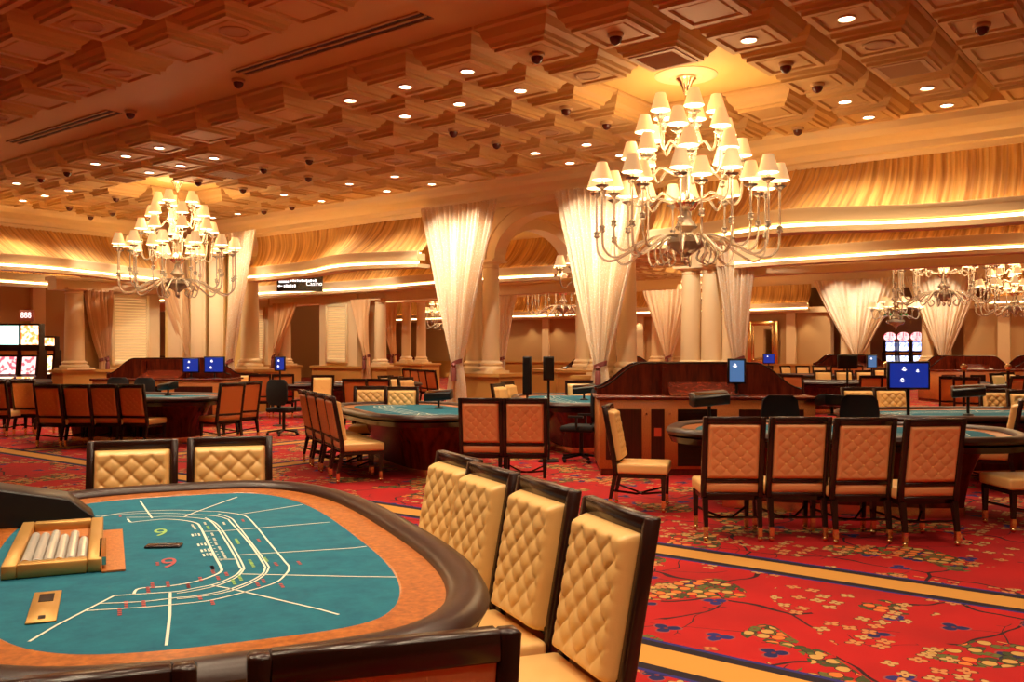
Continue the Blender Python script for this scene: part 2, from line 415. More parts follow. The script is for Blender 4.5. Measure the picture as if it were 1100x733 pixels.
val_y(-8.3, 6.5, YW, .9, (.9, .05), 'long pleated gold valance over wavy lit ledges right of the arched bay', lip=lambda x: 14.55-.85*gs(x, -5.5, 1.4)-.3*gs(x, 1, 1.5))
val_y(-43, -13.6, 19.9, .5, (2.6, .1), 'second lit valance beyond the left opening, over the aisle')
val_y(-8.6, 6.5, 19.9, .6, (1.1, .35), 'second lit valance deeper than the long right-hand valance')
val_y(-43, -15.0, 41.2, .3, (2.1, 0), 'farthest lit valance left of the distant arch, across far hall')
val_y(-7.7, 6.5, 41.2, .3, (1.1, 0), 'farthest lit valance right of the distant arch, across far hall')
def val_x(x, y0, y1, bulge, ph, label):
    return valance(lambda t: (x+.08, lerp(y0, y1, t)), lambda t: (x+.6+bulge*gs(lerp(y0, y1, t), *ph), lerp(y0, y1, t)), 0, 4.64, 3.70, label, back=(-1, 0))
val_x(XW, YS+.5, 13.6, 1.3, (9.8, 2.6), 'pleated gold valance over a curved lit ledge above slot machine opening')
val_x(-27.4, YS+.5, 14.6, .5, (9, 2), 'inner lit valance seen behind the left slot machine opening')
# ---------------------------------------------------------------- pedestals, columns, arches
def pedestal(mb, x0, y0, x1, y1, h=1.115):
    mb.box(x0, y0, 0, x1, y1, h-.05); mb.box(x0-.03, y0-.03, 0, x1+.03, y1+.03, .18); mb.box(x0-.05, y0-.05, h-.07, x1+.05, y1+.05, h)
def mk_column(r=.19, h=2.42, half=False):
    root = empty('column')
    MB().box(-r*1.5, -r*1.5, 0, r*1.5, r*1.5, .06).lathe([(r*1.45, .06), (r*1.5, .09), (r*1.45, .13), (r*1.25, .14), (r*1.2, .17), (r*1.3, .19), (r*1.3, .22), (r*1.1, .25), (r*1.02, .27)], 28).build('column_base', 'trimc', root, smooth=True)
    MB().lathe([(r*1.02, .26), (r*1.0, .5), (r*.98, h*.5), (r*.88, h-.18), (r*.86, h-.15)], 28).build('shaft', 'cream', root, smooth=True)
    MB().lathe([(r*.86, h-.16), (r*.98, h-.15), (r*.98, h-.13), (r*.88, h-.12), (r*.9, h-.08), (r*1.15, h-.04), (r*1.2, h-.03)], 28).box(-r*1.3, -r*1.3, h-.035, r*1.3, r*1.3, h+.02).build('capital', 'trimc', root, smooth=True)
    return root
column = Kit(mk_column)
big_column = Kit(lambda: mk_column(.24))
PED = 1.115
def col(x, y, label, group=None, k=column): return k(x, y, PED, 0, label, 'column', group)
# arched bay
bx0, bx1, by0, by1 = -13.15, -9.15, 15.2, 19.7
def arch_wall(mb, ax, L, hw, z_s, rise, z_t, th):
    """solid wall of length L with an elliptical opening; ax maps (s, depth, z)"""
    N = 24; cx = L/2
    top = [(0, z_t), (L, z_t)]
    pts = [(cx+hw*math.cos(PI-PI*k/N), z_s+rise*math.sin(PI*k/N)) for k in range(N+1)]
    for d in (0, th):
        vs = [ax(s, d, z) for s, z in pts]+[ax(lerp(0, L, k/N), d, z_t) for k in range(N+1)]+[ax(0, d, z_s), ax(L, d, z_s)]
        fs = [(k, k+1, N+2+k, N+1+k) for k in range(N)]+[(0, N+1, 2*N+2), (N, 2*N+3, 2*N+1)]
        mb.add(vs, fs)
    vs = [ax(s, d, z) for d in (0, th) for s, z in pts]; mb.add(vs, [(k, k+1, N+2+k, N+1+k) for k in range(N)])
    vs = [ax(0, 0, z_s), ax(cx-hw, 0, z_s), ax(cx-hw, th, z_s), ax(0, th, z_s), ax(cx+hw, 0, z_s), ax(L, 0, z_s), ax(L, th, z_s), ax(cx+hw, th, z_s)]
    mb.add(vs, [(0, 1, 2, 3), (4, 5, 6, 7)])
    # archivolt bands
    for r0, r1, pr in ((.0, .30, .04), (.22, .33, .08)):
        for d, sg in ((0, -1), (th, 1)):
            rings = []
            for k in range(N+1):
                a = PI-PI*k/N; c_, s_ = math.cos(a), math.sin(a)
                rings.append([ax(cx+(hw+r)*c_, d+sg*q, z_s+(rise+r)*s_) for r, q in ((r0, 0), (r0, pr), (r1, pr), (r1, 0))])
            mb.loft(rings)
mb = MB()
for fx in ((lambda s, d, z: (bx0+s, by0+d, z)), (lambda s, d, z: (bx0+s, by1-d, z))):
    arch_wall(mb, fx, bx1-bx0, 1.22, 3.55, .9, 4.75, .3)
for fx in ((lambda s, d, z: (bx0+d, by0+s, z)), (lambda s, d, z: (bx1-d, by0+s, z))):
    arch_wall(mb, fx, by1-by0, 1.45, 3.55, .9, 4.75, .3)
struct(mb, 'wall_back', 'cream')
mb = MB()                                        # domed yellow bay ceiling
mb.grid(lambda u, v: (lerp(bx0, bx1, u), lerp(by0, by1, v), 4.62+.3*math.sin(PI*u)*math.sin(PI*v)), 16, 16)
struct(mb, 'ceiling', 'yellow', smooth=True)
def wainpier(x0, y0, x1, y1, z0=PED, z1=3.55, m='cream', name='trim_2'):
    mb = MB(); mb.box(x0, y0, z0, x1, y1, z1); struct(mb, name, m)
mb = MB()
for (x, y) in ((bx0+.35, by0+.2), (bx1-.35, by0+.2), (bx0+.35, by1-.2), (bx1-.35, by1-.2)):
    pedestal(mb, x-.7, y-.42, x+.7, y+.42)
struct(mb, 'trim_2', 'wains')
lab = ['front left corner', 'front right corner', 'back left corner', 'back right corner']
for k in range(3):
    big_column(bx1-.75+k*.52, by1-.3, PED, 0, ('left', 'middle', 'right')[k]+' of three thick pale columns rising behind central desk', 'column')
for i, (x, y) in enumerate(((bx0+.1, by0+.12), (bx1-.5, by0+.12), (bx0+.1, by1-.12))):
    col(x, y, f'cream round column, left of the pair at {lab[i]} of the arched bay')
    col(x+.46, y, f'cream round column, right of the pair at {lab[i]} of the arched bay')
# entablature on the lines beside openings, wall panels
def louvre_panel(x0, x1, z0, z1, label, loc, rz):
    root = empty('louvred_shutter', loc, rz); tag(root, label, 'shutter')
    W = x1-x0; MB().box(x0, 0, z0, x0+.09, .05, z1).box(x1-.09, 0, z0, x1, .05, z1).box(x0+.09, 0, z0, x1-.09, .05, z0+.12).box(x0+.09, 0, z1-.1, x1-.09, .05, z1).build('frame', 'lou', root, bevel=.006, seg=1)
    mb = MB(); n = int((z1-z0-.22)/.075)
    for k in range(n):
        z = z0+.14+k*.075; mb.add([(x0+.09, 0, z), (x1-.09, 0, z), (x1-.09, .045, z+.06), (x0+.09, .045, z+.06), (x0+.09, .012, z-.004), (x1-.09, .012, z-.004), (x1-.09, .057, z+.056), (x0+.09, .057, z+.056)], [(0,1,2,3), (7,6,5,4), (0,4,5,1), (1,5,6,2), (2,6,7,3), (3,7,4,0)])
    mb.build('louvre_slats', 'lou', root)
    MB().box(x0+.09, .058, z0+.12, x1-.09, .064, z1-.1).build('glow_backing', 'back', root)  # emissive sheet added behind the slats to make the shutter glow
    return root
# left colonnade (x = XW): entablature, pier with shutter, column
struct(MB().box(XW-.35, 11.1, 3.15, XW+.1, 15.2, 3.48).box(XW-.4, 11.05, 3.4, XW+.16, 15.2, 3.48).box(XW-.35, YS, 4.0, XW-.3, 13.3, 4.7), 'trim_3', 'cream')
mb = MB(); pedestal(mb, XW-.35, 11.2, XW+.25, 15.2); pedestal(mb, XW-.35, 14.6, XW+1.2, 15.5); struct(mb, 'trim_2', 'wains')
wainpier(XW-.3, 12.45, XW, 14.0); wainpier(XW-.3, 11.9, XW-.24, 12.5, m='tan')
big_column(XW-.02, 11.62, PED, 0, 'cream column beside slot machine opening at far left', 'column').scale = (1, 1, .86)
louvre_panel(-.55, .55, PED+.1, 3.1, 'cream louvred shutter panel left of corner curtains', (XW+.06, 13.12, 0), PI/2)
# corner cluster of pilasters
for i, (x, y) in enumerate(((-22.9, 14.2), (-22.35, 14.55), (-21.8, 14.75))):
    mb = MB(); mb.T = Matrix.Translation((x, y, 0)) @ Matrix.Rotation(math.radians(38), 4, 'Z')
    mb.box(-.2, -.1, PED, .2, .12, 4.6); mb.box(-.26, -.14, PED, .26, .14, PED+.18); mb.box(-.14, -.125, PED+.3, .14, -.1, 4.4); struct(mb, f'trim_{5+i}', 'trimc', bevel=.01)
mb = MB(); mb.T = Matrix.Translation((-22.5, 14.65, 0)) @ Matrix.Rotation(math.radians(38), 4, 'Z'); mb.box(-.95, 0, PED, .95, .1, 4.7); struct(mb, 'wall_back', 'yellow')
mb = MB(); pedestal(mb, -22.0, 14.7, -20.1, 15.5); struct(mb, 'trim_2', 'wains')
big_column(-20.75, 15.05, PED, 0, 'cream column standing right of the corner curtain', 'column').scale = (1, 1, 1.02)
struct(MB().box(-22.3, 15.1, PED, -21.2, 15.3, 4.7), 'wall_back', 'yellow')
# second line (y = 19.9): piers with shutters and columns seen through the left opening
struct(MB().box(XF, 19.8, 3.15, bx0, 20.15, 3.48).box(XF, 19.7, 3.4, bx0, 20.15, 3.5).box(bx1, 19.8, 3.3, XE, 20.15, 3.5), 'trim_3', 'cream')
mb = MB(); pedestal(mb, -27.6, 19.6, -25.0, 20.2); pedestal(mb, -23.7, 19.6, -20.2, 20.2); pedestal(mb, -14.8, 19.6, -13.9, 20.2); struct(mb, 'trim_2', 'wains')
wainpier(-23.5, 19.75, -21.7, 20.1); wainpier(-27.4, 19.75, -26.2, 20.1); wainpier(-21.7, 19.95, -21.1, 20.1, m='tan')
louvre_panel(-.6, .45, PED+.1, 3.1, 'large cream louvred shutter on the pier behind left opening', (-22.55, 19.68, 0), 0)
louvre_panel(-.4, .4, PED+.1, 3.1, 'narrow cream louvred shutter right of the corner column', (-26.75, 19.68, 0), 0)
for x, l in ((-20.75, 'cream column right of the large louvred shutter, beyond aisle'), (-25.4, 'cream column left of the large louvred shutter, beyond aisle')):
    col(x, 19.85, l).scale = (1, 1, .86)
# pairs of columns farther back, seen between curtain and shutter
mb = MB(); pedestal(mb, -26.0, 25.3, -24.2, 26.3); pedestal(mb, -20.6, 31, -19, 32); struct(mb, 'trim_2', 'wains')
for x, l in ((-25.5, 'left'), (-24.7, 'right')):
    col(x, 25.8, f'far cream column, {l} of the pair seen left of the big sheer curtain')
struct(MB().box(-26.2, 25.4, 3.53, -24.0, 26.2, 3.75), 'trim_3', 'cream')
# far colonnade y = 41
mb = MB(); segs = ((-43, -14.0), (-8.9, 6.9))
for a, b_ in segs: pedestal(mb, a, 41.3, b_, 41.9, 1.0)
struct(mb, 'trim_2', 'wains')
struct(MB().box(-43, 41.4, 1.0, -14.2, 41.8, 3.5).box(-8.7, 41.4, 1.0, 6.9, 41.8, 3.5), 'wall_back', 'tan')
struct(MB().box(-43, 41.2, 3.35, -14, 41.8, 3.6).box(-8.8, 41.2, 3.35, 6.9, 41.8, 3.6), 'trim_3', 'cream')
mb = MB()
for x in (-30, -27.3, -24, -20.9, -18.6, -16.0, -7.2, -4.4, -1.6): mb.box(x-.22, 41.25, 1.0, x+.22, 41.45, 3.36)
struct(mb, 'trim_8', 'trimc')
mb = MB(); arch_wall(mb, lambda s, d, z: (-14+s, 41.2+d, z), 5.1, 1.9, 3.55, .8, 4.6, .4); struct(mb, 'wall_back', 'cream')
for x, l in ((-13.5, 'outer left'), (-12.7, 'inner left'), (-10.1, 'inner right'), (-9.4, 'outer right')):
    MBp = MB(); pedestal(MBp, x-.35, 41.0, x+.35, 41.7); struct(MBp, 'trim_2', 'wains')
    big_column(x, 41.35, PED, 0, f'distant cream column, {l} under the arch near bright slot machines', 'column')
# mirror on far wall
r_ = empty('framed_mirror', (*PD(818, 43.5), 0), 0); r_.location = (-17.35, 41.24, 0); tag(r_, 'tall gilt-framed mirror on the distant tan wall', 'mirror')
MB().box(-.75, -.02, 1.0, -.55, .1, 3.0).box(.55, -.02, 1.0, .75, .1, 3.0).box(-.55, -.02, 2.8, .55, .1, 3.0).box(-.55, -.02, 1.0, .55, .1, 1.2).box(-.5, .0, 1.2, -.44, .08, 2.8).box(.44, 0, 1.2, .5, .08, 2.8).build('gilt_frame', 'brass', r_, bevel=.02)
MB().box(-.55, .05, 1.2, .55, .08, 2.8).build('mirror_pane', 'mirror', r_)
struct(MB().box(-31.5, 24.95, 4.6, -20.5, 25.3, 5.36), 'wall_back', 'cream')
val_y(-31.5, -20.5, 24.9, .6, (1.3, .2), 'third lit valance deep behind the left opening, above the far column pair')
# ---------------------------------------------------------------- tied curtains
def curtain(loc, rz, wt, wb, zt, zt_tie, label, m='sheer', shift=0, folds=15, full=True, wtie=.26, zbot=.02):
    root = empty('tied_curtain', (*loc, 0), rz); tag(root, label, 'curtain')
    H = zt-zt_tie
    def fn(u, v):
        z = zt-v*(zt-zbot)
        if z > zt_tie:
            e = (zt-z)/H; w = lerp(wt, wtie, e**1.15); c = shift*(e**1.3)
        else:
            e = (zt_tie-z)/(zt_tie-zbot); w = lerp(wtie, wb, math.sin(min(1, e*1.5)*PI/2)); c = shift
        s = u-.5; a = .055+.025*math.sin(u*23+1)
        g = .5+.5*min(1, w/wt*2)
        return (c+s*w+.012*math.sin(v*9+u*40), a*math.sin(2*PI*folds*u+1.2*math.sin(u*7))*g+.05*math.sin(v*5+u*3)*g, z)
    MB().grid(fn, folds*10, 48).build('curtain_cloth', m, root, smooth=True, angle=80)
    mb = MB(); n = 20
    mb.loft([[(shift+(wtie/2+.02)*math.cos(2*PI*k/n), (.085)*math.sin(2*PI*k/n)-.0, zt_tie+dz+.05*math.cos(2*PI*k/n)) for k in range(n)] for dz in (-.045, .045)], False)
    mb.lathe([(.02, 0), (.05, -.04), (.03, -.09), (.05, -.12), (.06, -.38)], 10, (shift+.02, -.12, zt_tie))
    mb.build('tieback', 'tie', root, smooth=True)
    return root
curtain((-12.95, 14.62), 0, 2.15, .5, 4.72, 1.34, 'tall sheer white curtain tied at waist, left of the big arch', folds=17)
curtain((-9.35, 14.62), 0, 2.15, .5, 4.72, 1.32, 'tall sheer white curtain tied at waist, right of the big arch', folds=17)
curtain((-20.15, 14.35), 0, 1.15, .35, 4.7, 1.3, 'warm sheer corner curtain sweeping left to its tieback, right of the pilasters', 'sheer', -.5, 11)
curtain((-22.75, 14.1), PI/2, 1.5, .4, 4.6, 1.3, 'warm tan corner curtain sweeping right to its tieback, left of the pilasters', 'tanc', .45, 11)
curtain((XW+.12, 12.2), PI/2, .8, .3, 3.2, 1.4, 'small tan curtain between far left column and louvred shutter', 'tanc', .15, 8)
curtain((-21.3, 19.5), 0, .85, .3, 3.2, 1.4, 'brown curtain beside large louvred shutter, beyond the left opening', 'tanc', .3, 7)
curtain((-25.0, 19.5), 0, 1.3, .3, 3.2, 1.4, 'tan curtain swept left beyond the hanging sign', 'tanc', -.5, 7)
curtain((-26.4, 25.6), 0, 1.2, .3, 3.6, 1.4, 'far tan curtain left of the distant pair of columns', 'tanc', .4, 7)
curtain((-8.7, 19.1), 0, 1.3, .4, 4.7, 1.4, 'warm sheer curtain right of the pale columns behind central desk', 'sheer', .1, 10)
curtain((-12.9, 41.0), 0, 3.9, .5, 4.75, 1.3, 'bright sheer curtain on far side of second hall, left of distant arch', folds=14)
curtain((-9.4, 41.0), 0, 3.0, .5, 4.75, 1.3, 'warm sheer curtain on far side of second hall, right of distant arch', folds=12)
cx_, cy_ = PD(538, 26); curtain((cx_, cy_), 0, 1.5, .3, 3.9, 1.35, 'sheer curtain seen through the big arch, tied in middle', folds=10)
cx_, cy_ = PD(718, 36); curtain((cx_, cy_), 0, 2.3, .3, 4.0, 1.35, 'distant sheer curtain between pale columns right of the big arch', folds=10)
for i, (px, D, ll) in enumerate(((706, 37, 'left'), (731, 37, 'right'))):
    x, y = PD(px, D); mb = MB(); pedestal(mb, x-.4, y-.4, x+.4, y+.4); struct(mb, 'trim_2', 'wains'); big_column(x, y, PED, 0, f'distant cream column just {ll} of the narrow curtain beyond the arch', 'column')
# ---------------------------------------------------------------- ceiling fixtures
def mk_down():
    r = empty('downlight'); MB().lathe([(.095, 0), (.1, -.012), (.082, -.018), (.078, -.004)], 24).build('trim_ring', 'trimc', r, smooth=True)
    MB().lathe([(.078, -.006), (.03, -.012)], 24).build('lens', 'lamp', r); return r
def mk_dome():
    r = empty('dome_camera'); MB().lathe([(.09, 0), (.09, -.03), (.07, -.045)], 20).build('housing', 'vent', r, smooth=True)
    MB().lathe([(.07, -.03), (.068, -.07), (.05, -.105), (.02, -.122), (.004, -.125)], 20).build('dome', 'cam', r, smooth=True); return r
def mk_vent():
    r = empty('air_vent'); mb = MB()
    for a, b_, c, d in ((-.3, -.3, .3, -.24), (-.3, .24, .3, .3), (-.3, -.24, -.24, .24), (.24, -.24, .3, .24)): mb.box(a, b_, -.025, c, d, 0)
    mb.build('vent_frame', 'vent', r)
    mb = MB()
    for k in range(7): y = -.21+k*.07; mb.add([(-.24, y, 0), (.24, y, 0), (.24, y+.04, -.03), (-.24, y+.04, -.03)], [(0, 1, 2, 3)])
    mb.build('vent_slats', 'vent', r); MB().box(-.24, -.24, -.004, .24, .24, -.001).build('vent_backing', 'shadow', r); return r
def mk_rose():
    r = empty('speaker_grille'); MB().lathe([(.17, 0), (.17, -.012), (.14, -.02), (.13, -.01), (.05, -.008)], 28).build('grille', 'vent', r, smooth=True); return r
down, dome, vent, rose = Kit(mk_down), Kit(mk_dome), Kit(mk_vent), Kit(mk_rose)
used = set()
def snap(px, py):
    x, y = PZ(px, py, ZB); best = None
    for c in cells:
        if c in used: continue
        d = (c[0]-x)**2+(c[1]-y)**2
        if best is None or d < best[0]: best = (d, c)
    if best is None or best[0] > 1.2: return None
    used.add(best[1]); return best[1]
DL = [(483,66),(413,83),(414,118),(477,104),(547,88),(350,100),(623,152),(564,162),(604,173),(661,165),(383,190),(386,205),(426,200),(166,149),(127,158),(91,168),(230,161),(190,170),(155,179),(3,192),(61,200),(34,206),(9,212),(307,205),(344,198),(350,212),(225,232),(254,228),(812,28),(926,3),(919,103),(944,121),(1014,87),(1035,107)]
DC = [(29,186),(60,178),(62,220),(62,232),(112,226),(116,209),(210,189),(261,198),(286,174),(337,184),(341,166),(284,223),(316,219),(564,47),(657,24),(599,111),(645,128),(470,135),(520,150),(853,60),(888,84),(1086,9),(863,135)]
VT = [(202,10),(13,84),(348,159),(247,180),(91,192),(530,120),(713,49),(444,181),(994,61)]
RS = [(622,71),(580,138),(399,171),(446,161),(532,183),(294,44),(156,90),(108,106),(12,137),(338,135),(290,147),(142,44),(962,34)]
lights = []
for kit, lst, lb, cat, g in ((down, DL, 'round lit recessed downlight centred in a ceiling coffer', 'downlight', 'recessed downlights in the coffered ceiling'),
                             (dome, DC, 'small dark dome camera hanging from a ceiling coffer', 'camera', 'dome cameras under the coffered ceiling'),
                             (vent, VT, 'square louvred air vent set in a ceiling coffer', 'vent', 'square air vents in the coffered ceiling'),
                             (rose, RS, 'round flush speaker grille in a ceiling coffer', 'speaker grille', 'round grilles in the coffered ceiling')):
    for px, py in lst:
        c = snap(px, py)
        if c is None: continue
        kit(c[0], c[1], ZB+.012, 0, lb, cat, g)
        if kit is down: lights.append(c)
for (px, py), l in zip(((256, 85), (140, 119)), ('dark dome camera on the plain ceiling band, beside right slot diffuser', 'dark dome camera on the plain ceiling band, beside left slot diffuser')):
    x, y = PZ(px, py, ZC); dome(x, y, ZC-.005, 0, l, 'camera')
for (a, b_), l in ((((20, 154), (130, 121)), 'long slot air diffuser on plain ceiling band at left'), (((265, 80), (468, 20)), 'long slot air diffuser on plain ceiling band near the top centre')):
    p, q = PZ(*a, ZC), PZ(*b_, ZC); ym = 7.45; r = empty('slot_diffuser', (p[0], ym, ZC)); tag(r, l, 'air diffuser'); L = q[0]-p[0]
    MB().box(0, -.13, -.02, L, -.1, 0).box(0, .1, -.02, L, .13, 0).box(0, -.02, -.02, L, .02, 0).box(0, -.1, -.004, L, .1, -.001).build('slot_frame', 'vent', r)
    MB().box(0, -.09, -.01, L, -.03, -.005).box(0, .03, -.01, L, .09, -.005).build('slots', 'shadow', r)
# coffers nearer than the top edge of the photo hold downlights too
for c in cells:
    if c not in used and c[1] < 6 and (int(round(c[0]*10))+int(round(c[1]*10))) % 2 == 0 and -9 < c[0] < 4: lights.append(c)
spot = bpy.data.lights.new('spot_beam', 'SPOT'); spot.energy = E_DOWN; spot.color = (1, .78, .52); spot.spot_size = math.radians(120); spot.spot_blend = .8; spot.shadow_soft_size = .08
def addspot(x, y, z=ZB-.03, data=spot):
    o = bpy.data.objects.new('spot_beam', data); COL.objects.link(o); o.location = (x, y, z); return o
near = spot.copy(); near.energy = E_NEAR
for x, y in lights: addspot(x, y, data=near if y < 6 else spot)
wash = bpy.data.lights.new('wash_spot', 'SPOT'); wash.energy = E_WASH; wash.color = (1, .9, .76); wash.spot_size = math.radians(75); wash.spot_blend = .9; wash.shadow_soft_size = .04
for x, y, tx, ty in ((-13.4, 13.6, -13.3, 14.6), (-12.4, 13.6, -12.6, 14.6), (-9.8, 13.6, -9.7, 14.6), (-8.9, 13.6, -9.0, 14.6),  (-14, 39.6, -13.6, 41), (-12.4, 39.6, -12.4, 41), (-9.4, 39.6, -9.6, 41)):
    o = addspot(x, y, 5.0, wash); o.rotation_euler = (Vector((tx, ty, 3.4))-Vector((x, y, 5.0))).to_track_quat('-Z', 'Y').to_euler()
washer = bpy.data.lights.new('wall_washer', 'SPOT'); washer.energy = 26; washer.color = (1, .84, .6); washer.spot_size = math.radians(80); washer.spot_blend = .7; washer.shadow_soft_size = .03
for k in range(14):
    x = -31+k*1.75
    if -15 < x < -8: continue
    addspot(x, 41.05, 3.3, washer)
fill_spot = wash.copy(); fill_spot.energy = 110; fill_spot.spot_size = math.radians(85)  # unseen fill spots, added to brighten dim columns, pilasters and shutters
for x, y, tx, ty in ((-20.6, 12.6, -20.4, 14.3), (-21.2, 12.6, -22.4, 14.6), (-21.4, 12.2, -23, 13.2), (-21.2, 11.0, -23.2, 11.6), (-19.4, 13.2, -20.7, 15.0), (-8.2, 13.0, -8.9, 15.2), (-8.0, 17.4, -9.0, 19.5), (-10.2, 17.4, -9.6, 19.5), (-11.5, 17.2, -13.0, 19.5), (-11.9, 13.4, -12.6, 15.2), (-21.6, 17.6, -22.2, 19.6), (-19.6, 17.8, -20.8, 19.7), (-25.6, 17.6, -25.8, 19.6), (-24.6, 23.9, -25.0, 25.8)):
    o = addspot(x, y, 4.55, fill_spot); o.rotation_euler = (Vector((tx, ty, 2.3))-Vector((x, y, 4.55))).to_track_quat('-Z', 'Y').to_euler()
aisle = bpy.data.lights.new('aisle_downlight', 'SPOT'); aisle.energy = E_HALL; aisle.color = (1, .76, .48); aisle.spot_size = math.radians(130); aisle.spot_blend = .8; aisle.shadow_soft_size = .1
for x in (-38, -33, -28, -24, -20, -16, -11.1, -6.5, -2): addspot(x, 17.6, 4.85 if x != -11.1 else 4.6, aisle)
for y in (4, 9, 13): addspot(-25.5, y, 4.9, aisle); addspot(-31, y, 4.9, aisle); addspot(-35, y+1, 4.9, aisle)
hall = bpy.data.lights.new('hall_downlight', 'SPOT'); hall.energy = E_HALL*1.4; hall.color = (1, .76, .48); hall.spot_size = math.radians(140); hall.spot_blend = .8; hall.shadow_soft_size = .12
for x in range(-34, 1, 4):
    for y in (22.5, 27.5, 31, 39.2): addspot(x+.5, y, ZB-.05, hall)
for x in (-13, -10): addspot(x, 44, 4.4, hall)
# ---------------------------------------------------------------- chandeliers
def mk_chand(tiers, zoff=0, name='chandelier', hub=True, green=False):
    root = empty(name); Z = lambda z: z-ZC+zoff
    MB().lathe([(.05, 0), (.42, 0), (.42, -.02), (.36, -.04), (.3, -.03), (.22, -.05), (.2, -.03), (.05, -.03)], 40).build('ceiling_rose', 'trimc', root, smooth=True)
    MB().lathe([(.13, -.03), (.14, -.06), (.1, -.1), (.05, -.2), (.03, -.26), (.015, -.28), (.015, Z(4.7)), (.03, Z(4.68)), (.015, Z(4.66)), (.015, Z(3.3))], 20).build('stem', 'chrome', root, smooth=True)
    MB().lathe([(.03, Z(4.75)), (.06, Z(4.7)), (.03, Z(4.62)), (.045, Z(4.5)), (.1, Z(4.42)), (.05, Z(4.34)), (.04, Z(4.15)), (.09, Z(4.08)), (.13, Z(4.02)), (.06, Z(3.95)), (.05, Z(3.75)), (.12, Z(3.68)), (.05, Z(3.6)), (.07, Z(3.4)), (.16, Z(3.28)), (.07, Z(3.2))], 24).build('glass_column', 'glass', root, smooth=True)
    MB().lathe([(.05, Z(3.75)), (.15, Z(3.66)), (.17, Z(3.6)), (.12, Z(3.52)), (.04, Z(3.48))], 24).build('metal_boss', 'chrome', root, smooth=True)
    MB().lathe([(.08, Z(3.2)), (.24, Z(3.14)), (.26, Z(3.06)), (.2, Z(2.98)), (.1, Z(2.92)), (.03, Z(2.86)), (.05, Z(2.82)), (.01, Z(2.76))], 24).build('arm_hub', 'glass', root, smooth=True)
    sh = MB().lathe([(.135, -.115), (.068, .115)], 20); shade_me = None
    for ti, (R, zc, n, z0, drop, ph) in enumerate(tiers):
        zb = zc-.17; low = min(z0, zb)-drop
        path = bez([(.08, 0, Z(z0)), (R*.35, 0, Z(z0+.02)), (R*.62, 0, Z(low+.12)), (R*.84, 0, Z(low)), (R*.97, 0, Z(low+.09)), (R, 0, Z(low+.3)), (R, 0, Z(zb-.06))], 5)
        mb = MB(); mb.tube(path, [.019-.004*(k/len(path)) for k in range(len(path))], 8)
        mb.lathe([(.02, 0), (.045, .02), (.03, .05), (.045, .08), (.02, .1)], 10, (R, 0, Z(low+.32)))
        mb.lathe([(.015, 0), (.03, .02), (.085, .055), (.09, .065), (.02, .05), (.018, .16)], 12, (R, 0, Z(zb-.08)))
        arm = mb.build('glass_arm', 'glass', root, smooth=True, angle=60)
        s1 = MB(); v0 = len(s1.v)
        n_ = 20
        for r_, z_ in ((.135, -.115), (.068, .115), (.064, .115), (.131, -.115)): s1.v += [(R+r_*math.cos(2*PI*k/n_), r_*math.sin(2*PI*k/n_), Z(zc)+z_) for k in range(n_)]
        for i, m_ in ((0, 0), (1, 0), (2, 1)):
            for k in range(n_): s1.f.append((i*n_+k, i*n_+(k+1) % n_, (i+1)*n_+(k+1) % n_, (i+1)*n_+k)); s1.mi.append(m_)
        shd = s1.build('lamp_shade', ['shade', 'shadein'], root, smooth=True, angle=50)
        for o in (arm, shd): o.rotation_euler.z = ph
        for k in range(1, n):
            for o in (arm, shd):
                c = o.copy(); COL.objects.link(c); c.parent = root; c.rotation_euler.z = ph+2*PI*k/n
    for k in range(8 if hub else 0):                # small scrolls and drops under the hub
        path = bez([(.1, 0, Z(3.0)), (.25, 0, Z(3.12)), (.42, 0, Z(2.98)), (.36, 0, Z(2.78)), (.24, 0, Z(2.84)), (.3, 0, Z(2.93))], 4)
        if k == 0: sc_ = MB().tube(path, .016, 7).build('glass_scroll', 'glass', root, smooth=True)
        else:
            c = sc_.copy(); COL.objects.link(c); c.parent = root; c.rotation_euler.z = 2*PI*k/8
    if green:
        for k in range(6):
            a = 2*PI*k/6; MB().lathe([(.01, 0), (.035, -.05), (.045, -.09), (.01, -.13)], 8, (R*.8*math.cos(a), R*.8*math.sin(a), Z(low)-.02)).build('green_drop', 'leafg', root, smooth=True)
    return root
T_BIG = [(1.22, 3.97, 12, 3.12, .28, .1), (.98, 3.92, 8, 3.12, .16, .35), (.74, 4.34, 8, 3.62, .05, .2), (.58, 4.66, 6, 4.0, .05, .5), (.40, 4.94, 5, 4.36, .05, .1)]
chand = Kit(lambda: mk_chand(T_BIG))
glow = bpy.data.lights.new('chandelier_bulbs', 'POINT'); glow.energy = E_CH; glow.color = (1, .72, .4); glow.shadow_soft_size = .7
def hang(x, y, label):
    c = chand(x, y, ZC, random.random(), label, 'chandelier')
    for z in (4.25,):
        o = bpy.data.objects.new('chandelier_bulbs', glow); COL.objects.link(o); o.location = (x, y, z)
hang(-5.82, 11.25, 'largest glass chandelier with tiers of small lit shades, hanging nearest')
hang(-18.1, 11.25, 'tiered glass chandelier with small lit shades at upper left')
hang(-5.9, 25.8, 'shaded glass chandelier in second hall, nearer one under the right valance')
hang(-5.9, 35.8, 'shaded glass chandelier in second hall, at the right edge of photo')
hang(-18.0, 25.8, 'glass chandelier glimpsed through the big arch beside curtain')
hang(-18.0, 35.8, 'glass chandelier partly hidden left of pale columns behind central desk')
hang(-35.1, 38.5, 'small distant chandelier left of the first big sheer curtain')
T_SM = [(.62, 3.78, 6, 3.3, .12, .2), (.34, 4.0, 4, 3.5, .05, .5)]
chs = Kit(lambda: mk_chand(T_SM, 0, 'small_chandelier', False, True))
x, y = -11.05, 16.8; chs(x, y, 5.15, .3, 'small shaded chandelier with green glass drops, hanging in arched bay', 'chandelier')
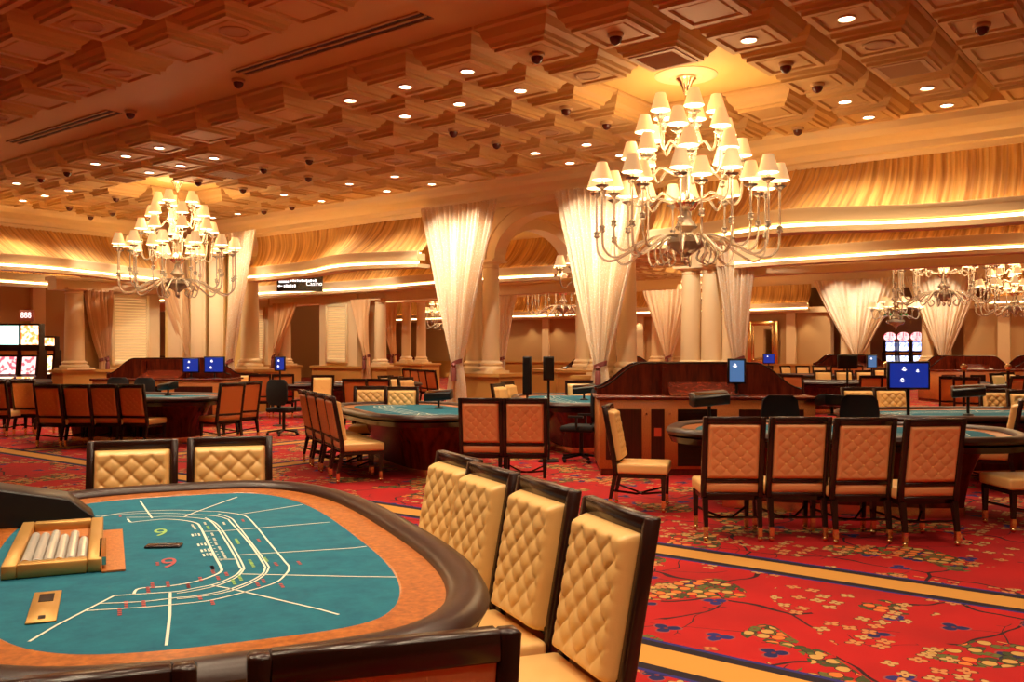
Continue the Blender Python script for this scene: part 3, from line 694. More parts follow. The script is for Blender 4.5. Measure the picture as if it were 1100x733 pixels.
x, y = PD(962, 38.5); chs(x, y, 5.1, .3, 'small shaded amber chandelier hanging before the distant arch', 'chandelier').scale = (1.5, 1.5, 1)
# ---------------------------------------------------------------- chairs
def tuft(W, H, depth, flat=False, btn=True, nu=36, nv=48, edge=.03):
    mb = MB()
    def h(u, v):
        x, z = (u-.5)*W, v*H
        ex = min(1, min(u*W, (1-u)*W)/edge); ez = min(1, min(v*H, (1-v)*H)/edge)
        base = math.sin(PI/2*ex)**.6*math.sin(PI/2*ez)**.6 if ex > 0 and ez > 0 else 0
        if flat: return depth*base
        inn = min(1, min(u*W, (1-u)*W, v*H, (1-v)*H)/.055)
        p, q = x/.11+(z-H/2)/.104, x/.11-(z-H/2)/.104
        cr = (abs(math.sin(PI*p))*abs(math.sin(PI*q)))**.2
        return depth*base*(1-.40*(1-cr)*inn)
    return h
def pad_mesh(W, z0, z1, depth, yf, sgn, flat=False, nu=36, nv=52):
    H = z1-z0; h = tuft(W, H, depth, flat); mb = MB()
    mb.grid(lambda u, v: ((u-.5)*W, yf(z0+v*H)+sgn*h(u, v), z0+v*H), nu, nv, sgn < 0)
    # buttons
    if not flat:
        mb.cur = 1
        for i in range(-4, 5):
            for j in range(-8, 9):
                if (i+j) % 2: continue
                x, z = i*.055, H/2+j*.052
                if abs(x) > W/2-.05 or z < .05 or z > H-.045: continue
                r = .0125; vs = [(x+r*math.cos(a*PI/3), yf(z0+z)+sgn*(depth*.6+.003), z0+z+r*math.sin(a*PI/3)) for a in range(6)]+[(x, yf(z0+z)+sgn*(depth*.6+.013), z0+z)]
                mb.add(vs, [(a, (a+1) % 6, 6) for a in range(6)])
    return mb
def mk_chair(back='tuft', lite=False):
    root = empty('casino_chair'); W = .52
    yl = lambda z: -.245-.115*max(0, (z-.42)/.63)
    lt = 'leathb' if back != 'plain' else 'brownb'
    fr = MB()
    for s in (-1, 1): fr.sweep([(s*(W/2-.022), yl(z), z) for z in (.36, .5, .75, 1.05)], .044, .05)
    fr.bar((-W/2+.04, yl(1.02), 1.02), (W/2-.04, yl(1.02), 1.02), .05, .062)
    fr.bar((-W/2+.04, yl(.505), .505), (W/2-.04, yl(.505), .505), .045, .035); fr.bar((-W/2+.04, yl(.39), .39), (W/2-.04, yl(.39), .39), .045, .03)
    fr.build('back_frame', 'dark', root, bevel=0 if lite else .006, seg=1)
    g = (12, 16) if lite else (56, 72)
    pad_mesh(W-.09, .50, .995, .075, lambda z: yl(z)+.012, 1, False, *g).build('backrest_cushion', ['leath', 'leathb'], root, smooth=True, angle=70)
    if not lite or True:
        pad_mesh(W-.092, .525, .99, .026 if back == 'tuft' else .012, lambda z: yl(z)-.012, -1, back != 'tuft', *(g if back == 'tuft' else (8, 8))).build('rear_panel', [lt, 'leath'], root, smooth=True, angle=70)
        pad_mesh(W-.092, .407, .487, .014, lambda z: yl(z)-.012, -1, True, 8, 8).build('lower_rear_panel', lt, root, smooth=True, angle=70)
    if back == 'seam':
        mb = MB()
        for x in (-.07, .07): mb.tube([(x, yl(z)-.0255, z) for z in (.54, .7, .85, .975)], .0016, 5)
        mb.build('stitching', 'leathb', root)
    MB().box(-W/2+.005, -.235, .375, W/2-.005, .27, .475).build('seat', 'leath', root, bevel=0 if lite else .022, seg=3)
    MB().box(-W/2+.02, -.22, .335, W/2-.02, .25, .378).build('seat_rail', 'dark', root)
    for s in (-1, 1):
        for yy in (.225, -.25):
            x = s*(W/2-.035); dy = -.05 if yy < 0 else 0
            a, b_ = .024, .017
            lg = MB().loft([[(x-q, yy+d-q, z), (x+q, yy+d-q, z), (x+q, yy+d+q, z), (x-q, yy+d+q, z)] for q, d, z in ((b_, dy, .12), (a, 0, .36))]).build('leg', 'dark', root)
            if not lite:
                q = .0185
                MB().box(x-q, yy+dy-q, .045, x+q, yy+dy+q, .122).sphere((x, yy+dy, .024), .023, 10).lathe([(.012, .04), (.012, .06)], 8, (x, yy+dy, 0)).build('brass_caster', 'brass', lg, smooth=True)
            else: MB().box(x-b_, yy+dy-b_, 0, x+b_, yy+dy+b_, .12).build('brass_caster', 'brass', lg)
    if not lite:
        st = MB()
        for s in (-1, 1): st.tube([(s*.21, .215, .2), (s*.06, .0, .155), (-s*.06, -.05, .155), (-s*.21, -.27, .2)], .011, 6)
        st.build('stretcher', 'dark', root)
    return root
ch_t, ch_p, ch_s = Kit(lambda: mk_chair('tuft')), Kit(lambda: mk_chair('plain')), Kit(lambda: mk_chair('seam'))
ch_lt, ch_lp = Kit(lambda: mk_chair('tuft', True)), Kit(lambda: mk_chair('plain', True))
def chair(kit, X, Y, h, label, group=None, back=True):
    """(X, Y) camera-frame position of the top of the back; h heading"""
    a = math.radians(h); d = .36 if back else 0
    X += d*math.sin(a); Y += d*math.cos(a); x, y = RC(X, Y)
    return kit(x, y, 0, rotz(h), label, 'chair', group)
def chp(kit, px, py, h, label, group=None):
    D = .55*F/(py-HY); return chair(kit, (px-550)/F*D, D, h, label, group)
gA = 'chairs around the nearest card table'
for X, Y, h, l in ((.38, 3.25, -110.6, 'nearest of four cream tufted chairs along right side of foreground card table'), (.15, 3.83, -114, 'second nearest of four cream tufted chairs beside foreground card table'),
                   (-.09, 4.35, -115.6, 'third nearest of four cream tufted chairs beside foreground card table'), (-.28, 4.85, -117, 'farthest of four cream tufted chairs beside foreground card table')):
    chair(ch_t, X, Y, h, l, gA)
chair(ch_t, -1.80, 5.86, 165, 'cream tufted chair facing camera, right one behind the foreground table', gA)
chair(ch_t, -2.33, 5.64, 163, 'cream tufted chair facing camera, left one behind the foreground table', gA)
chair(ch_s, -.233, 1.74, -18.7, 'dark framed chair cropped at bottom centre, back turned to camera', gA)
chair(ch_s, -.80, 1.53, -19, 'dark framed chair cropped at bottom left corner, back turned to camera', gA)
gB = 'chairs around the right-hand card table'
for px, py, h, l in ((789, 448, 2, 'leftmost of four tufted-back chairs in a row at right'), (860, 448, 0, 'second from left of four tufted-back chairs in a row at right'),
                     (930, 449, -2, 'third from left of four tufted-back chairs in a row at right'), (1005, 450, -6, 'rightmost of four tufted-back chairs in a row at right')):
    chp(ch_t, px, py, h, l, gB)
chair(ch_t, 4.98, 8.3, -92, 'cream seated chair at right edge, facing left beside the row of four', gB)
chair(ch_p, 5.75, 10.35, -62, 'dark framed chair with brown back behind the right-edge chair', gB)
chair(ch_t, .98, 9.4, 104, 'cream tufted chair standing alone in front of central wooden desk, side-on', gB)
gL = 'chairs around the left-hand card table'
for px, py, h, l in ((50, 413, 13, 'first from left of four tufted-back chairs in row at left'), (81, 413, 11, 'second from left of four tufted-back chairs in row at left'),
                     (110, 413, 8, 'third from left of four tufted-back chairs in row at left'), (140, 413, 14, 'fourth from left of tufted-back chairs at left, cream seat showing')):
    chp(ch_t, px, py, h, l, gL)
chp(ch_p, 250, 411.5, -52, 'brown backed chair facing left beside left-hand table, nearer of two', gL)
chp(ch_p, 269, 410, -56, 'brown backed chair facing left beside left-hand table, farther of two', gL)
chp(ch_t, 24, 408.5, 10, 'tufted-back chair at left behind the row, near slot machines')
chp(ch_t, -7, 409, 8, 'tufted-back chair cut off by the left edge of photo')
gM = 'chairs around the middle card table'
for X, Y, h, l in ((-2.94, 12.9, 66, 'farthest of four pale chairs in tight diagonal row, centre left'), (-2.7, 12.35, 66, 'third nearest of four pale chairs in tight diagonal row'),
                   (-2.46, 11.8, 66, 'second nearest of four pale chairs in tight diagonal row'), (-2.24, 11.25, 68, 'nearest of four pale chairs in tight diagonal row, long cream seat showing')):
    chair(ch_lt2 if False else ch_p2, X, Y, h, l, gM) if False else chair(ch_t, X, Y, h, l, gM)
chair(ch_t, -.37, 10.65, 6, 'tufted-back chair right of the middle table, left of a pair', gM)
chair(ch_t, .15, 10.6, 3, 'tufted-back chair right of the middle table, right of a pair', gM)
chp(ch_t, 398, 415, 178, 'cream tufted chair facing camera behind middle table, left one', gM)
chp(ch_t, 432, 415.5, 180, 'cream tufted chair facing camera behind middle table, right one', gM)
gN = 'chairs around the far card table left of centre'
chp(ch_lp, 381, 407, 8, 'brown backed chair at far table left of centre, left of two', gN)
chp(ch_lp, 405, 407, 4, 'brown backed chair at far table left of centre, right of two', gN)
chp(ch_lt, 347, 403, 180, 'small cream tufted chair behind the far table left of centre', gN)
for i, px in enumerate((414, 425, 435)): chp(ch_lt, px, 403.5+i, 120, ('leftmost', 'middle', 'rightmost')[i]+' of three small cream chairs angled right beyond middle table', gN)
for i, px in enumerate((437, 445, 454, 462)): chp(ch_lp, px, 396.1+.55*i, 50, ('leftmost', 'second', 'third', 'rightmost')[i]+' of four small brown-backed chairs left of big sheer curtain', 'brown-backed chairs left of big sheer curtain')
chp(ch_lt, 243, 401, 178, 'small cream tufted chair right of the blue screens, left of two'); chp(ch_lt, 266, 401, 180, 'small cream tufted chair right of the blue screens, right of two')
chp(ch_lp, 279, 402, -20, 'small brown-backed chair behind black office chair, left of two'); chp(ch_lp, 304, 402, -15, 'small brown-backed chair behind black office chair, right of two')
chp(ch_lt, 534, 412, 112, 'cream tufted chair angled right between curtain and black stand, nearer'); chp(ch_lt, 545, 410, 112, 'cream tufted chair angled right between curtain and black stand, farther')
chp(ch_lt, 622, 409, 180, 'cream tufted chair facing camera beside left end of central desk')
gC = 'chairs around the card table with the big blue screen'
chp(ch_t, 921, 416, 178, 'cream tufted chair facing camera behind big blue screen table, left', gC); chp(ch_t, 956, 416, 180, 'cream tufted chair facing camera, partly behind the big blue screen', gC)
chp(ch_lp, 1023, 404.5, 25, 'brown-backed chair right of the big blue screen, left of two', gC); chp(ch_lp, 1038, 405.4, 35, 'brown-backed chair right of the big blue screen, right of two', gC)
chp(ch_t, 1071, 418, 184, 'cream tufted chair facing camera at right, beyond the blue felt', gC); chp(ch_t, 1102, 419, 190, 'cream tufted chair cut by right edge, beyond the blue felt', gC)
chp(ch_lp, 936, 403.5, 0, 'brown-backed chair left of the big blue screen, farther row', gC); chp(ch_lp, 951, 403.5, 4, 'brown-backed chair half hidden by left edge of blue screen', gC)
gD = 'chairs around the far table right of central desk'
chp(ch_lp, 817, 400, 10, 'brown-backed chair just right of central desk, partly hidden', gD); chp(ch_lp, 833, 402, 25, 'brown-backed chair right of central desk, middle of three', gD); chp(ch_lp, 851, 402.5, 42, 'brown-backed chair right of central desk, cream seat showing', gD)
far = [(843, 393, 150, 't'), (862, 393, 180, 't'), (880, 393, 180, 't'), (884, 398, 180, 't'), (906, 398, 178, 't'), (928, 398, 180, 't'), (947, 396, 182, 't'), (900, 393, 0, 'p'), (920, 392.5, 5, 'p'), (1070, 401, 150, 't'), (1082, 400, 150, 't'), (809, 392, 5, 'p'), (823, 393, 0, 'p'), (1094, 404, -30, 'p')]
for i, (px, py, h, k) in enumerate(far):
    pos = ['beside mirror', 'two along from the mirror', 'below the distant left curtain', 'nearer row below the left curtain', 'second in nearer row below left curtain', 'third in nearer row below left curtain', 'left of pole screen', 'behind others below distant curtain', 'second behind others below distant curtain', 'right of the brass posts', 'against the right brass post', 'first below the framed mirror', 'second below the framed mirror', 'at far right edge'][i]
    chp(ch_lt if k == 't' else ch_lp, px, py, h, f"tiny {'cream' if k == 't' else 'brown-backed'} chair far off in second hall, {pos}", 'distant chairs of the second hall')
# ---------------------------------------------------------------- card tables
TA = math.radians(23.7); AX, AY = -1.274, 3.896         # nearest table: angle and centre in the camera frame
def tloc(X, Y):                                        # camera frame -> table coordinates
    X -= AX; Y -= AY; return (X*math.cos(TA)+Y*math.sin(TA), -X*math.sin(TA)+Y*math.cos(TA))
ZT = .78
def tl(px, py, z=ZT):
    D = (z-EYE)*F/(HY-py); return tloc((px-550)/F*D, D)
def outline(off, n=96):
    """table outline (x towards players) moved inwards by off"""
    pts = []
    for k in range(n):
        a = 2*PI*k/n; c, s = math.cos(a), math.sin(a); e = 2/3
        A = .90 if c > 0 else 1.12
        pts.append((A*abs(c)**e*(1 if c > 0 else -1)-.0, 1.72*abs(s)**e*(1 if s > 0 else -1)))
    out = []
    for k in range(n):
        a, b_ = pts[k-1], pts[(k+1) % n]; tx, ty = b_[0]-a[0], b_[1]-a[1]; L = math.hypot(tx, ty) or 1
        x, y = pts[k][0]-ty/L*off, pts[k][1]+tx/L*off
        out.append((x, y))
    return out
def ring(off, z): return [(x, y, z) for x, y in outline(off)]
def mk_table(marks=None):
    root = empty('card_table')
    MB().loft([ring(.30, ZT-.03), ring(.30, ZT)]).build('felt_surface', 'felt', root)
    mb = MB(); mb.loft([ring(.13, ZT-.03), ring(.13, ZT+.004), ring(.298, ZT+.004), ring(.305, ZT-.0)], False); mb.build('wooden_betting_rail', 'burl', root)
    N = 10; rg = []
    for k in range(N+1):
        a = -PI*.5+PI*1.5*k/N if False else 2*PI*k/N
        rg.append(ring(.078-.074*math.cos(a), ZT+.0+.042*math.sin(a)))
    MB().loft(rg, False).build('padded_armrest', 'arm', root, smooth=True, angle=80)
    MB().loft([ring(.03, ZT-.05), ring(.06, ZT-.11), ring(.2, ZT-.12), ring(.2, ZT-.03)]).build('apron', 'dark', root, smooth=True)
    MB().loft([ring(.62, 0), ring(.62, .1), ring(.585, .1), ring(.58, .16), ring(.53, .4), ring(.42, ZT-.12)]).build('wooden_base', 'mahog', root, smooth=True)
    MB().loft([ring(.575, 0), ring(.575, .095)]).build('brass_kick_plate', 'brass', root)
    (marks or simple_marks)(root)
    return root
def ribbon(mb, pts, w=.012, z=ZT+.0015):
    n = len(pts); L, R = [], []
    for i in range(n):
        a, b_ = pts[max(0, i-1)], pts[min(n-1, i+1)]; dx, dy = b_[0]-a[0], b_[1]-a[1]; q = math.hypot(dx, dy) or 1
        L.append((pts[i][0]-dy/q*w/2, pts[i][1]+dx/q*w/2, z)); R.append((pts[i][0]+dy/q*w/2, pts[i][1]-dx/q*w/2, z))
    mb.add(L+R, [(i, n+i, n+i+1, i+1) for i in range(n-1)])
def simple_marks(root):
    mb = MB()
    for r in (.50, .58, .67, .78):
        ribbon(mb, [(x*.9-.06, y*.98) for x, y in outline(r, 96)[-26:]+outline(r, 96)[:27]], .014)
    for k in range(-4, 5):
        a = k*.35; ribbon(mb, [(.2*math.cos(a), .75*math.sin(a)), (.5*math.cos(a), 1.15*math.sin(a))], .012)
    mb.build('printed_lines', 'line', root)
def seg(ox, oy, s, pts): return [(ox+x/s, oy+y/s) for x, y in pts]
def smooth2(p, n=6): return [q[:2] for q in bez([(x, y, 0) for x, y in p], n)]
def glyphs(text, size):
    cu = bpy.data.curves.new('glyph', 'FONT'); cu.body = text; cu.size = size; cu.align_x = 'CENTER'; cu.align_y = 'CENTER'
    o = bpy.data.objects.new('glyph', cu); COL.objects.link(o); dg = bpy.context.evaluated_depsgraph_get(); me = o.evaluated_get(dg).to_mesh()
    vs = [tuple(v.co) for v in me.vertices]; fs = [tuple(p.vertices) for p in me.polygons]
    o.evaluated_get(dg).to_mesh_clear(); bpy.data.objects.remove(o); bpy.data.curves.remove(cu); return vs, fs
def put_text(mb, text, size, mtx):
    vs, fs = glyphs(text, size); T = mb.T; mb.T = T @ mtx; mb.add(vs, fs); mb.T = T
def marksA(root):
    Z1, Z2, Z3 = (90, 525, 6.376), (190, 525, 5.637), (60, 600, 4.23)
    L1 = seg(*Z1, [(300,210),(322,232),(370,228),(470,218),(560,212),(680,220),(770,238),(800,270),(850,370),(900,470),(940,545),(935,575),(860,610),(740,645),(560,674),(380,688),(340,730)])
    L2 = seg(*Z1, [(290,200),(460,198),(560,193),(700,198),(830,212),(880,235),(940,310),(1030,460),(1068,540)])+seg(*Z2, [(392,490),(350,530),(240,578),(100,608),(0,626)])+seg(*Z3, [(440,160),(265,172)])
    L2b = seg(*Z1, [(830,202),(905,240),(965,310),(1050,450)])+seg(*Z2, [(404,475),(402,497),(360,540),(250,588),(100,622),(0,637)])
    L3 = seg(*Z1, [(80,190),(200,183),(400,172),(600,172),(880,188),(980,210)])+seg(*Z2, [(325,205),(440,335),(525,460),(532,490),(510,525),(420,575),(280,622),(100,655),(0,664)])+seg(*Z3, [(400,198),(205,207)])
    L3b = seg(*Z2, [(250,155),(325,180),(360,215),(455,335),(548,462),(553,490),(525,530),(430,585),(290,632),(120,660),(0,672)])
    L4 = seg(*Z1, [(120,195),(300,165),(600,150),(860,158)])+seg(*Z2, [(260,142),(380,158),(430,178),(480,230),(560,330),(650,440),(680,480),(660,520),(590,575),(400,632),(200,680),(0,703)])+seg(*Z3, [(400,224),(140,240)])
    mb = MB()
    for l, w_ in ((L1, .010), (L2, .008), (L2b, .007), (L3, .008), (L3b, .007), (L4, .008)): ribbon(mb, smooth2([tl(*p) for p in l]), w_)
    rad = [seg(*Z1, [(385,85),(468,205)]), seg(*Z1, [(1050,60),(760,165),(690,195)]), seg(*Z2, [(370,160),(760,100)]), seg(*Z2, [(165,262),(290,258),(930,205)]), seg(*Z2, [(370,405),(1071,362)])+[(394, 587.5)],
           seg(*Z2, [(395,520),(1071,535)])+[(426, 620.5)], seg(*Z2, [(210,588),(330,610),(860,733)])+[(364, 661)], seg(*Z3, [(520,155),(518,260),(502,398)]), seg(*Z3, [(265,172),(0,308)])+[(31, 690)], seg(*Z1, [(905,487),(1035,487)])]
    for l in rad: ribbon(mb, [tl(*p) for p in l], .009)
    for i in range(9):                                # short ticks along the inner box
        a = seg(*Z1, [(845+i*11, 335+i*20), (858+i*11, 333+i*20)]); ribbon(mb, [tl(*p) for p in a], .008)
    for p in ((770,318),(812,385),(835,425),(850,455)):
        q = tl(*seg(*Z1, [p])[0]); mb.T = Matrix.Translation((q[0], q[1], ZT+.0015)); [mb.add([(-.02+a,-.03+b_,0),(-.012+a,-.03+b_,0),(-.012+a,-.03+b_+c_,0),(-.02+a,-.03+b_+c_,0)], [(0,1,2,3)]) for a, b_, c_ in ((0,0,.05),(.014,.01,.02),(.014,.04,.015),(.028,0,.03),(.028,.035,.02))]; mb.T = Matrix()
    for k, (x, y) in enumerate(((880,315),(895,350),(905,378),(930,410),(950,440),(965,468),(830,240),(960,240),(745,255),(760,272))):
        q = tl(*seg(*Z1, [(x, y)])[0]); mb.T = Matrix.Translation((q[0], q[1], ZT+.0015)); [mb.add([(-.005,-.035+j*.018,0),(.005,-.035+j*.018,0),(.005,-.024+j*.018,0),(-.005,-.024+j*.018,0)], [(0,1,2,3)]) for j in range(4)]; mb.T = Matrix()
    mb.build('printed_lines', 'line', root)
    R = -.06; mr, mg = MB(), MB()
    q = tl(*seg(*Z1, [(582,515)])[0]); put_text(mr, '9', .24, Matrix.Translation((q[0], q[1], ZT+.002)) @ Matrix.Rotation(R, 4, 'Z') @ Matrix.Diagonal((.55, 1, 1, 1)))
    q = tl(*seg(*Z1, [(525,305)])[0]); put_text(mg, '9', .24, Matrix.Translation((q[0], q[1], ZT+.002)) @ Matrix.Rotation(R, 4, 'Z') @ Matrix.Diagonal((.55, 1, 1, 1)))
    dash = lambda m_, x, y, n=3: [m_.add([(x-.006, y-.03+j*.022, ZT+.0018), (x+.006, y-.03+j*.022, ZT+.0018), (x+.006, y-.016+j*.022, ZT+.0018), (x-.006, y-.016+j*.022, ZT+.0018)], [(0, 1, 2, 3)]) for j in range(n)]
    for x, y in ((505,518),(880,543),(885,573),(715,668),(800,622),(250,190)): dash(mr, *tl(*seg(*Z1, [(x, y)])[0]))
    for x, y in ((400,195),(495,315),(600,460),(740,452),(490,583),(635,590),(300,520),(215,692),(140,662),(250,545),(70,592),(215,480),(525,562)): dash(mr, *tl(*seg(*Z2, [(x, y)])[0]))
    for x, y in ((290,250),(400,212),(320,215),(420,148),(510,122),(440,128)): dash(mr, *tl(*seg(*Z3, [(x, y)])[0]), 4)
    for x, y in ((365,320),(370,330),(450,450),(460,468),(540,435),(385,548),(190,240),(345,572)): dash(mg, *tl(*seg(*Z2, [(x, y)])[0]), 4)
    mr.build('red_printed_marks', 'red', root)['kind'] = 'stuff'; mg.build('green_printed_marks', 'green', root)['kind'] = 'stuff'
tA = mk_table(marksA); x, y = RC(AX, AY); at(tA, x, y, 0, TH+TA)
tag(tA, 'large foreground card table with teal felt, burl rail and padded armrest', 'card table', 'card tables')
table = Kit(mk_table)
def tab(X, Y, ang, label, s=1):
    x, y = RC(X, Y); o = table(x, y, 0, TH+math.radians(ang), label, 'card table', 'card tables'); return o
tab(3.3, 9.27, -106, 'card table behind the row of four tufted-back chairs at right')
tab(6.0, 12.05, 96, 'card table with teal felt below the big blue screen'); 
tab(-6.7, 16.3, -101, 'card table between the left row of chairs and blue screens')
tab(-1.4, 12.65, 205, 'middle card table with teal felt, left of big sheer curtain base')
tab(-3.9, 22.3, -80, 'far card table left of centre, behind the diagonal row of chairs')
tab(.95, 15.4, 188, 'card table half hidden behind the left end of the central desk')
tab(8.1, 24.0, 90, 'distant card table right of the central desk')
tab(-12.6, 24.5, 90, 'distant card table before the left slot machines')
tab(12.6, 22.0, 90, 'distant card table near the brass posts at right')
tab(10.3, 31.0, 90, 'farthest card table, below the distant left curtain')
# ---- things on the nearest table
def onA(px, py, z=ZT): X, Y = tl(px, py, z); return X, Y
def tA_thing(name, x, y, z, rot, label, cat):
    o = empty(name); c, s = math.cos(TA), math.sin(TA); wx, wy = RC(AX+x*c-y*s, AY+x*s+y*c); at(o, wx, wy, z, TH+TA+rot); return tag(o, label, cat)
ct = tA_thing('chip_tray', -.59, .10, ZT+.002, 0, 'brass-framed covered chip tray set into the nearest table', 'chip tray')
w0, l0, h0 = .165, .46, .05
MB().box(-w0, -l0, .0, -w0+.05, l0, h0).box(w0-.05, -l0, 0, w0, l0, h0).box(-w0+.05, -l0, 0, w0-.05, -l0+.06, h0).box(-w0+.05, l0-.06, 0, w0-.05, l0, h0).build('brass_frame', 'gold', ct, bevel=.004, seg=1)
MB().box(-w0+.05, -l0+.06, .001, w0-.05, l0-.06, .012).box(-w0+.06, .12, .012, w0-.06, .3, .03).build('tray_floor', 'burl2', ct)
mb = MB()
for k in range(6):
    mb.T = Matrix.Translation((-.094+k*.0375, -l0+.08, .032)) @ Matrix.Rotation(-PI/2, 4, 'X'); n = (52, 50, 54, 44, 50, 36)[k]
    for j in range(n): mb.cur = (j+k) % 3 == 0 and 1 or 0; mb.lathe([(.0178, j*.011), (.0178, j*.011+.007)], 12)
mb.build('chips', ['chip', 'chrome'], ct)['kind'] = 'stuff'
MB().box(w0-.01, -l0+.02, .02, w0+.014, -l0+.4, .05).build('front_lock', 'chrome', ct)
MB().box(w0, -l0-.02, .0, w0+.08, l0-.1, .006).build('wooden_edge', 'burl2', ct)
X, Y = onA(48, 653); g = tA_thing('gold_plate', X, Y, ZT+.001, .0, 'flat gold plate with black slots on near end of felt', 'plate')
MB().box(-.042, -.19, 0, .042, .19, .006).build('plate', 'gold', g, bevel=.002, seg=1); MB().box(-.022, .05, .006, .022, .15, .0075).box(-.01, -.16, .006, .01, -.125, .0075).build('slots', 'black', g)
X, Y = onA(176, 588); g = tA_thing('card_slot', X, Y, ZT+.001, -TA+.12, 'small dark card discard slot in the middle of felt', 'card slot')
MB().box(-.072, -.03, 0, .072, .03, .01).build('surround', 'dark', g, bevel=.003, seg=1); MB().box(-.02, -.006, .01, .02, .006, .012).build('slot', 'black', g)
g = tA_thing('card_shuffler', -.47, .86, ZT+.002, .06, 'black wedge-shaped card dealing machine on left of nearest table', 'card shuffler')
prof = [(-1.0, 0), (0, 0), (0, .02), (-.11, .115), (-.45, .19), (-1.0, .19)]
MB().loft([[(xx, yy, zz) for xx, zz in prof] for yy in (-.13, .16)]).build('body', 'black', g, bevel=.008, seg=2)
mb = MB(); mb.box(-.66, -.06, .1895, -.58, .08, .192).box(-.55, -.04, .1895, -.535, .05, .192); mb.build('white_label', 'line', g)
# dealer-side dark ledge
# ---------------------------------------------------------------- screens and stands
def screen(X, Y, z, w, h, head, label, m='scr', pole=True, zp=0, tilt=0, marks=2, back=False, base=True):
    x, y = RC(X, Y); r = empty('screen_on_stand' if pole else 'screen', (x, y, zp), rotz(head)); tag(r, label, 'screen')   # face towards local -y
    zz = z-zp
    MB().box(-w/2-.025, 0, zz-h/2-.025, w/2+.025, .05, zz+h/2+.025).build('housing', 'black', r, bevel=.006, seg=1)
    if not back:
        MB().box(-w/2, -.004, zz-h/2, w/2, .0, zz+h/2).build('display', m, r)
        mb = MB(); rr = random.Random(int(z*1000+w*100))
        for k in range(marks):                       # little flower-shaped marks glowing on the display
            cx, cz = [(-.13, .28), (-.18, -.18), (.22, .2)][k % 3]; cx *= w; cz = zz+cz*h; s = h*.05*(1.15 if k != 2 else .8)
            for j, a in enumerate((90, 160, 20, 235)):
                a = math.radians(a); px_, pz_ = cx+s*.8*math.cos(a), cz+s*.8*math.sin(a); r_ = s*(.5 if j else .7)
                mb.add([(px_+r_*math.cos(q*PI/4), -.006, pz_+r_*math.sin(q*PI/4)*.8) for q in range(8)], [tuple(range(8))])
            mb.add([(cx-s*2.2, -.0062, cz-s*.7), (cx+s*.3, -.0062, cz-s*1.8), (cx+s*2.0, -.0062, cz-s*.7), (cx, -.0062, cz-s*.6)], [(0, 1, 2, 3)])
        if marks: mb.build('white_emblem', 'scrw', r)
    if pole:
        mb = MB().lathe([(.02, 0), (.02, zz-h/2)], 12, (0, .03, 0)).box(-.03, .05, zz-.1, .03, .08, zz+.1).box(-.02, .02, zz-h/2-.02, .02, .08, zz-h/2+.1)
        mb.build('pole', 'black', r)
        if base: MB().lathe([(.16, 0), (.16, .015), (.04, .03)], 20, (0, .03, 0)).build('foot', 'black', r)
    return r
def scp(px, py, D, wpx, hpx, head, label, **k):
    return screen((px-550)/F*D, D, EYE-(py-HY)/F*D, wpx/F*D, hpx/F*D, head, label, **k)
scp(976.5, 403.5, 11.2, 40, 26, 4, 'big bright blue screen on a pole above right-hand tables', marks=3, zp=0)
scp(205, 392.5, 19.5, 15, 13.5, -8, 'blue screen on the left desk, left of two', pole=True, zp=1.0, base=True)
scp(230, 392, 19.5, 20, 15, 2, 'blue screen on the left desk, right of two', pole=True, zp=1.0)
scp(300.5, 391, 19.5, 9, 13, 0, 'small upright blue screen on a pole beside corner column', m='scr')
scp(911, 389, 17, 19, 12, -5, 'dark blank screen on a tall pole left of big blue screen', m='black', marks=0)
scp(937, 388.5, 22, 9, 12, 0, 'small blue screen in front of the distant columns', m='scr2', marks=1)
scp(826, 385.5, 30, 11, 9, 5, 'tiny blue screen under the distant mirror', marks=1)
scp(791.5, 399, 11.9, 15, 23, 6, 'tilted pale blue screen at right end of central desk', m='scr2', pole=True, zp=1.0, marks=1)
scp(566, 404, 13.9, 6, 38, 12, 'tall narrow black display panel on pole, left one beyond tufted pair', m='black', marks=0)
scp(589.5, 396, 13.2, 8, 22, -5, 'small black display panel on pole, right one beyond tufted pair', m='black', marks=0)
scp(648, 385, 24, 5, 13, 0, 'slim dark screen right of second big curtain tie', m='scr', marks=1)
scp(677, 385, 22, 12, 8, 0, 'small dark screen behind the top of central desk', m='black', marks=0)
# card shufflers / keypad on stalks at right
def shuffler(X, Y, z, h, label, zp):
    x, y = RC(X, Y); r = empty('card_shuffler', (x, y, zp), rotz(h)); tag(r, label, 'card shuffler'); zz = z-zp
    mb = MB(); mb.loft([[(-.19, yy, zz+a), (.19, yy, zz+a+.03), (.19, yy, zz+b_+.03), (-.19, yy, zz+b_)] for yy, a, b_ in ((-.11, -.04, .05), (-.02, -.05, .09), (.1, -.03, .10))]); mb.build('body', 'black', r, bevel=.01, seg=2)
    MB().box(-.17, -.06, zz+.075, .17, -.03, zz+.105).build('silver_bar', 'chrome', r)
    MB().lathe([(.07, 0), (.06, .02), (.018, .03), (.018, zz-.04), (.04, zz-.03)], 14).build('stalk', 'black', r, smooth=True); return r
shuffler((762-550)/F*9.6, 9.6, 1.06, -6, 'dark card reader on a stalk above left end of right-hand table', .78)
shuffler(4.05, 11.6, .93, 160, 'dark card dealing box left of the big blue screen pole', .78)
shuffler((1040-550)/F*11.6, 11.6, 1.05, 20, 'dark keypad on a stalk right of big blue screen', .78)
shuffler((388+85-550)/F*13.3, 13.0, .93, 10, 'black card dealing box at right end of middle table', .78)
shuffler(1.2, 15.3, .92, 0, 'black card dealing box on the table beyond the tufted pair', .78)
shuffler(-6.3, 16.8, .92, 40, 'black card dealing box on the left-hand table', .78)
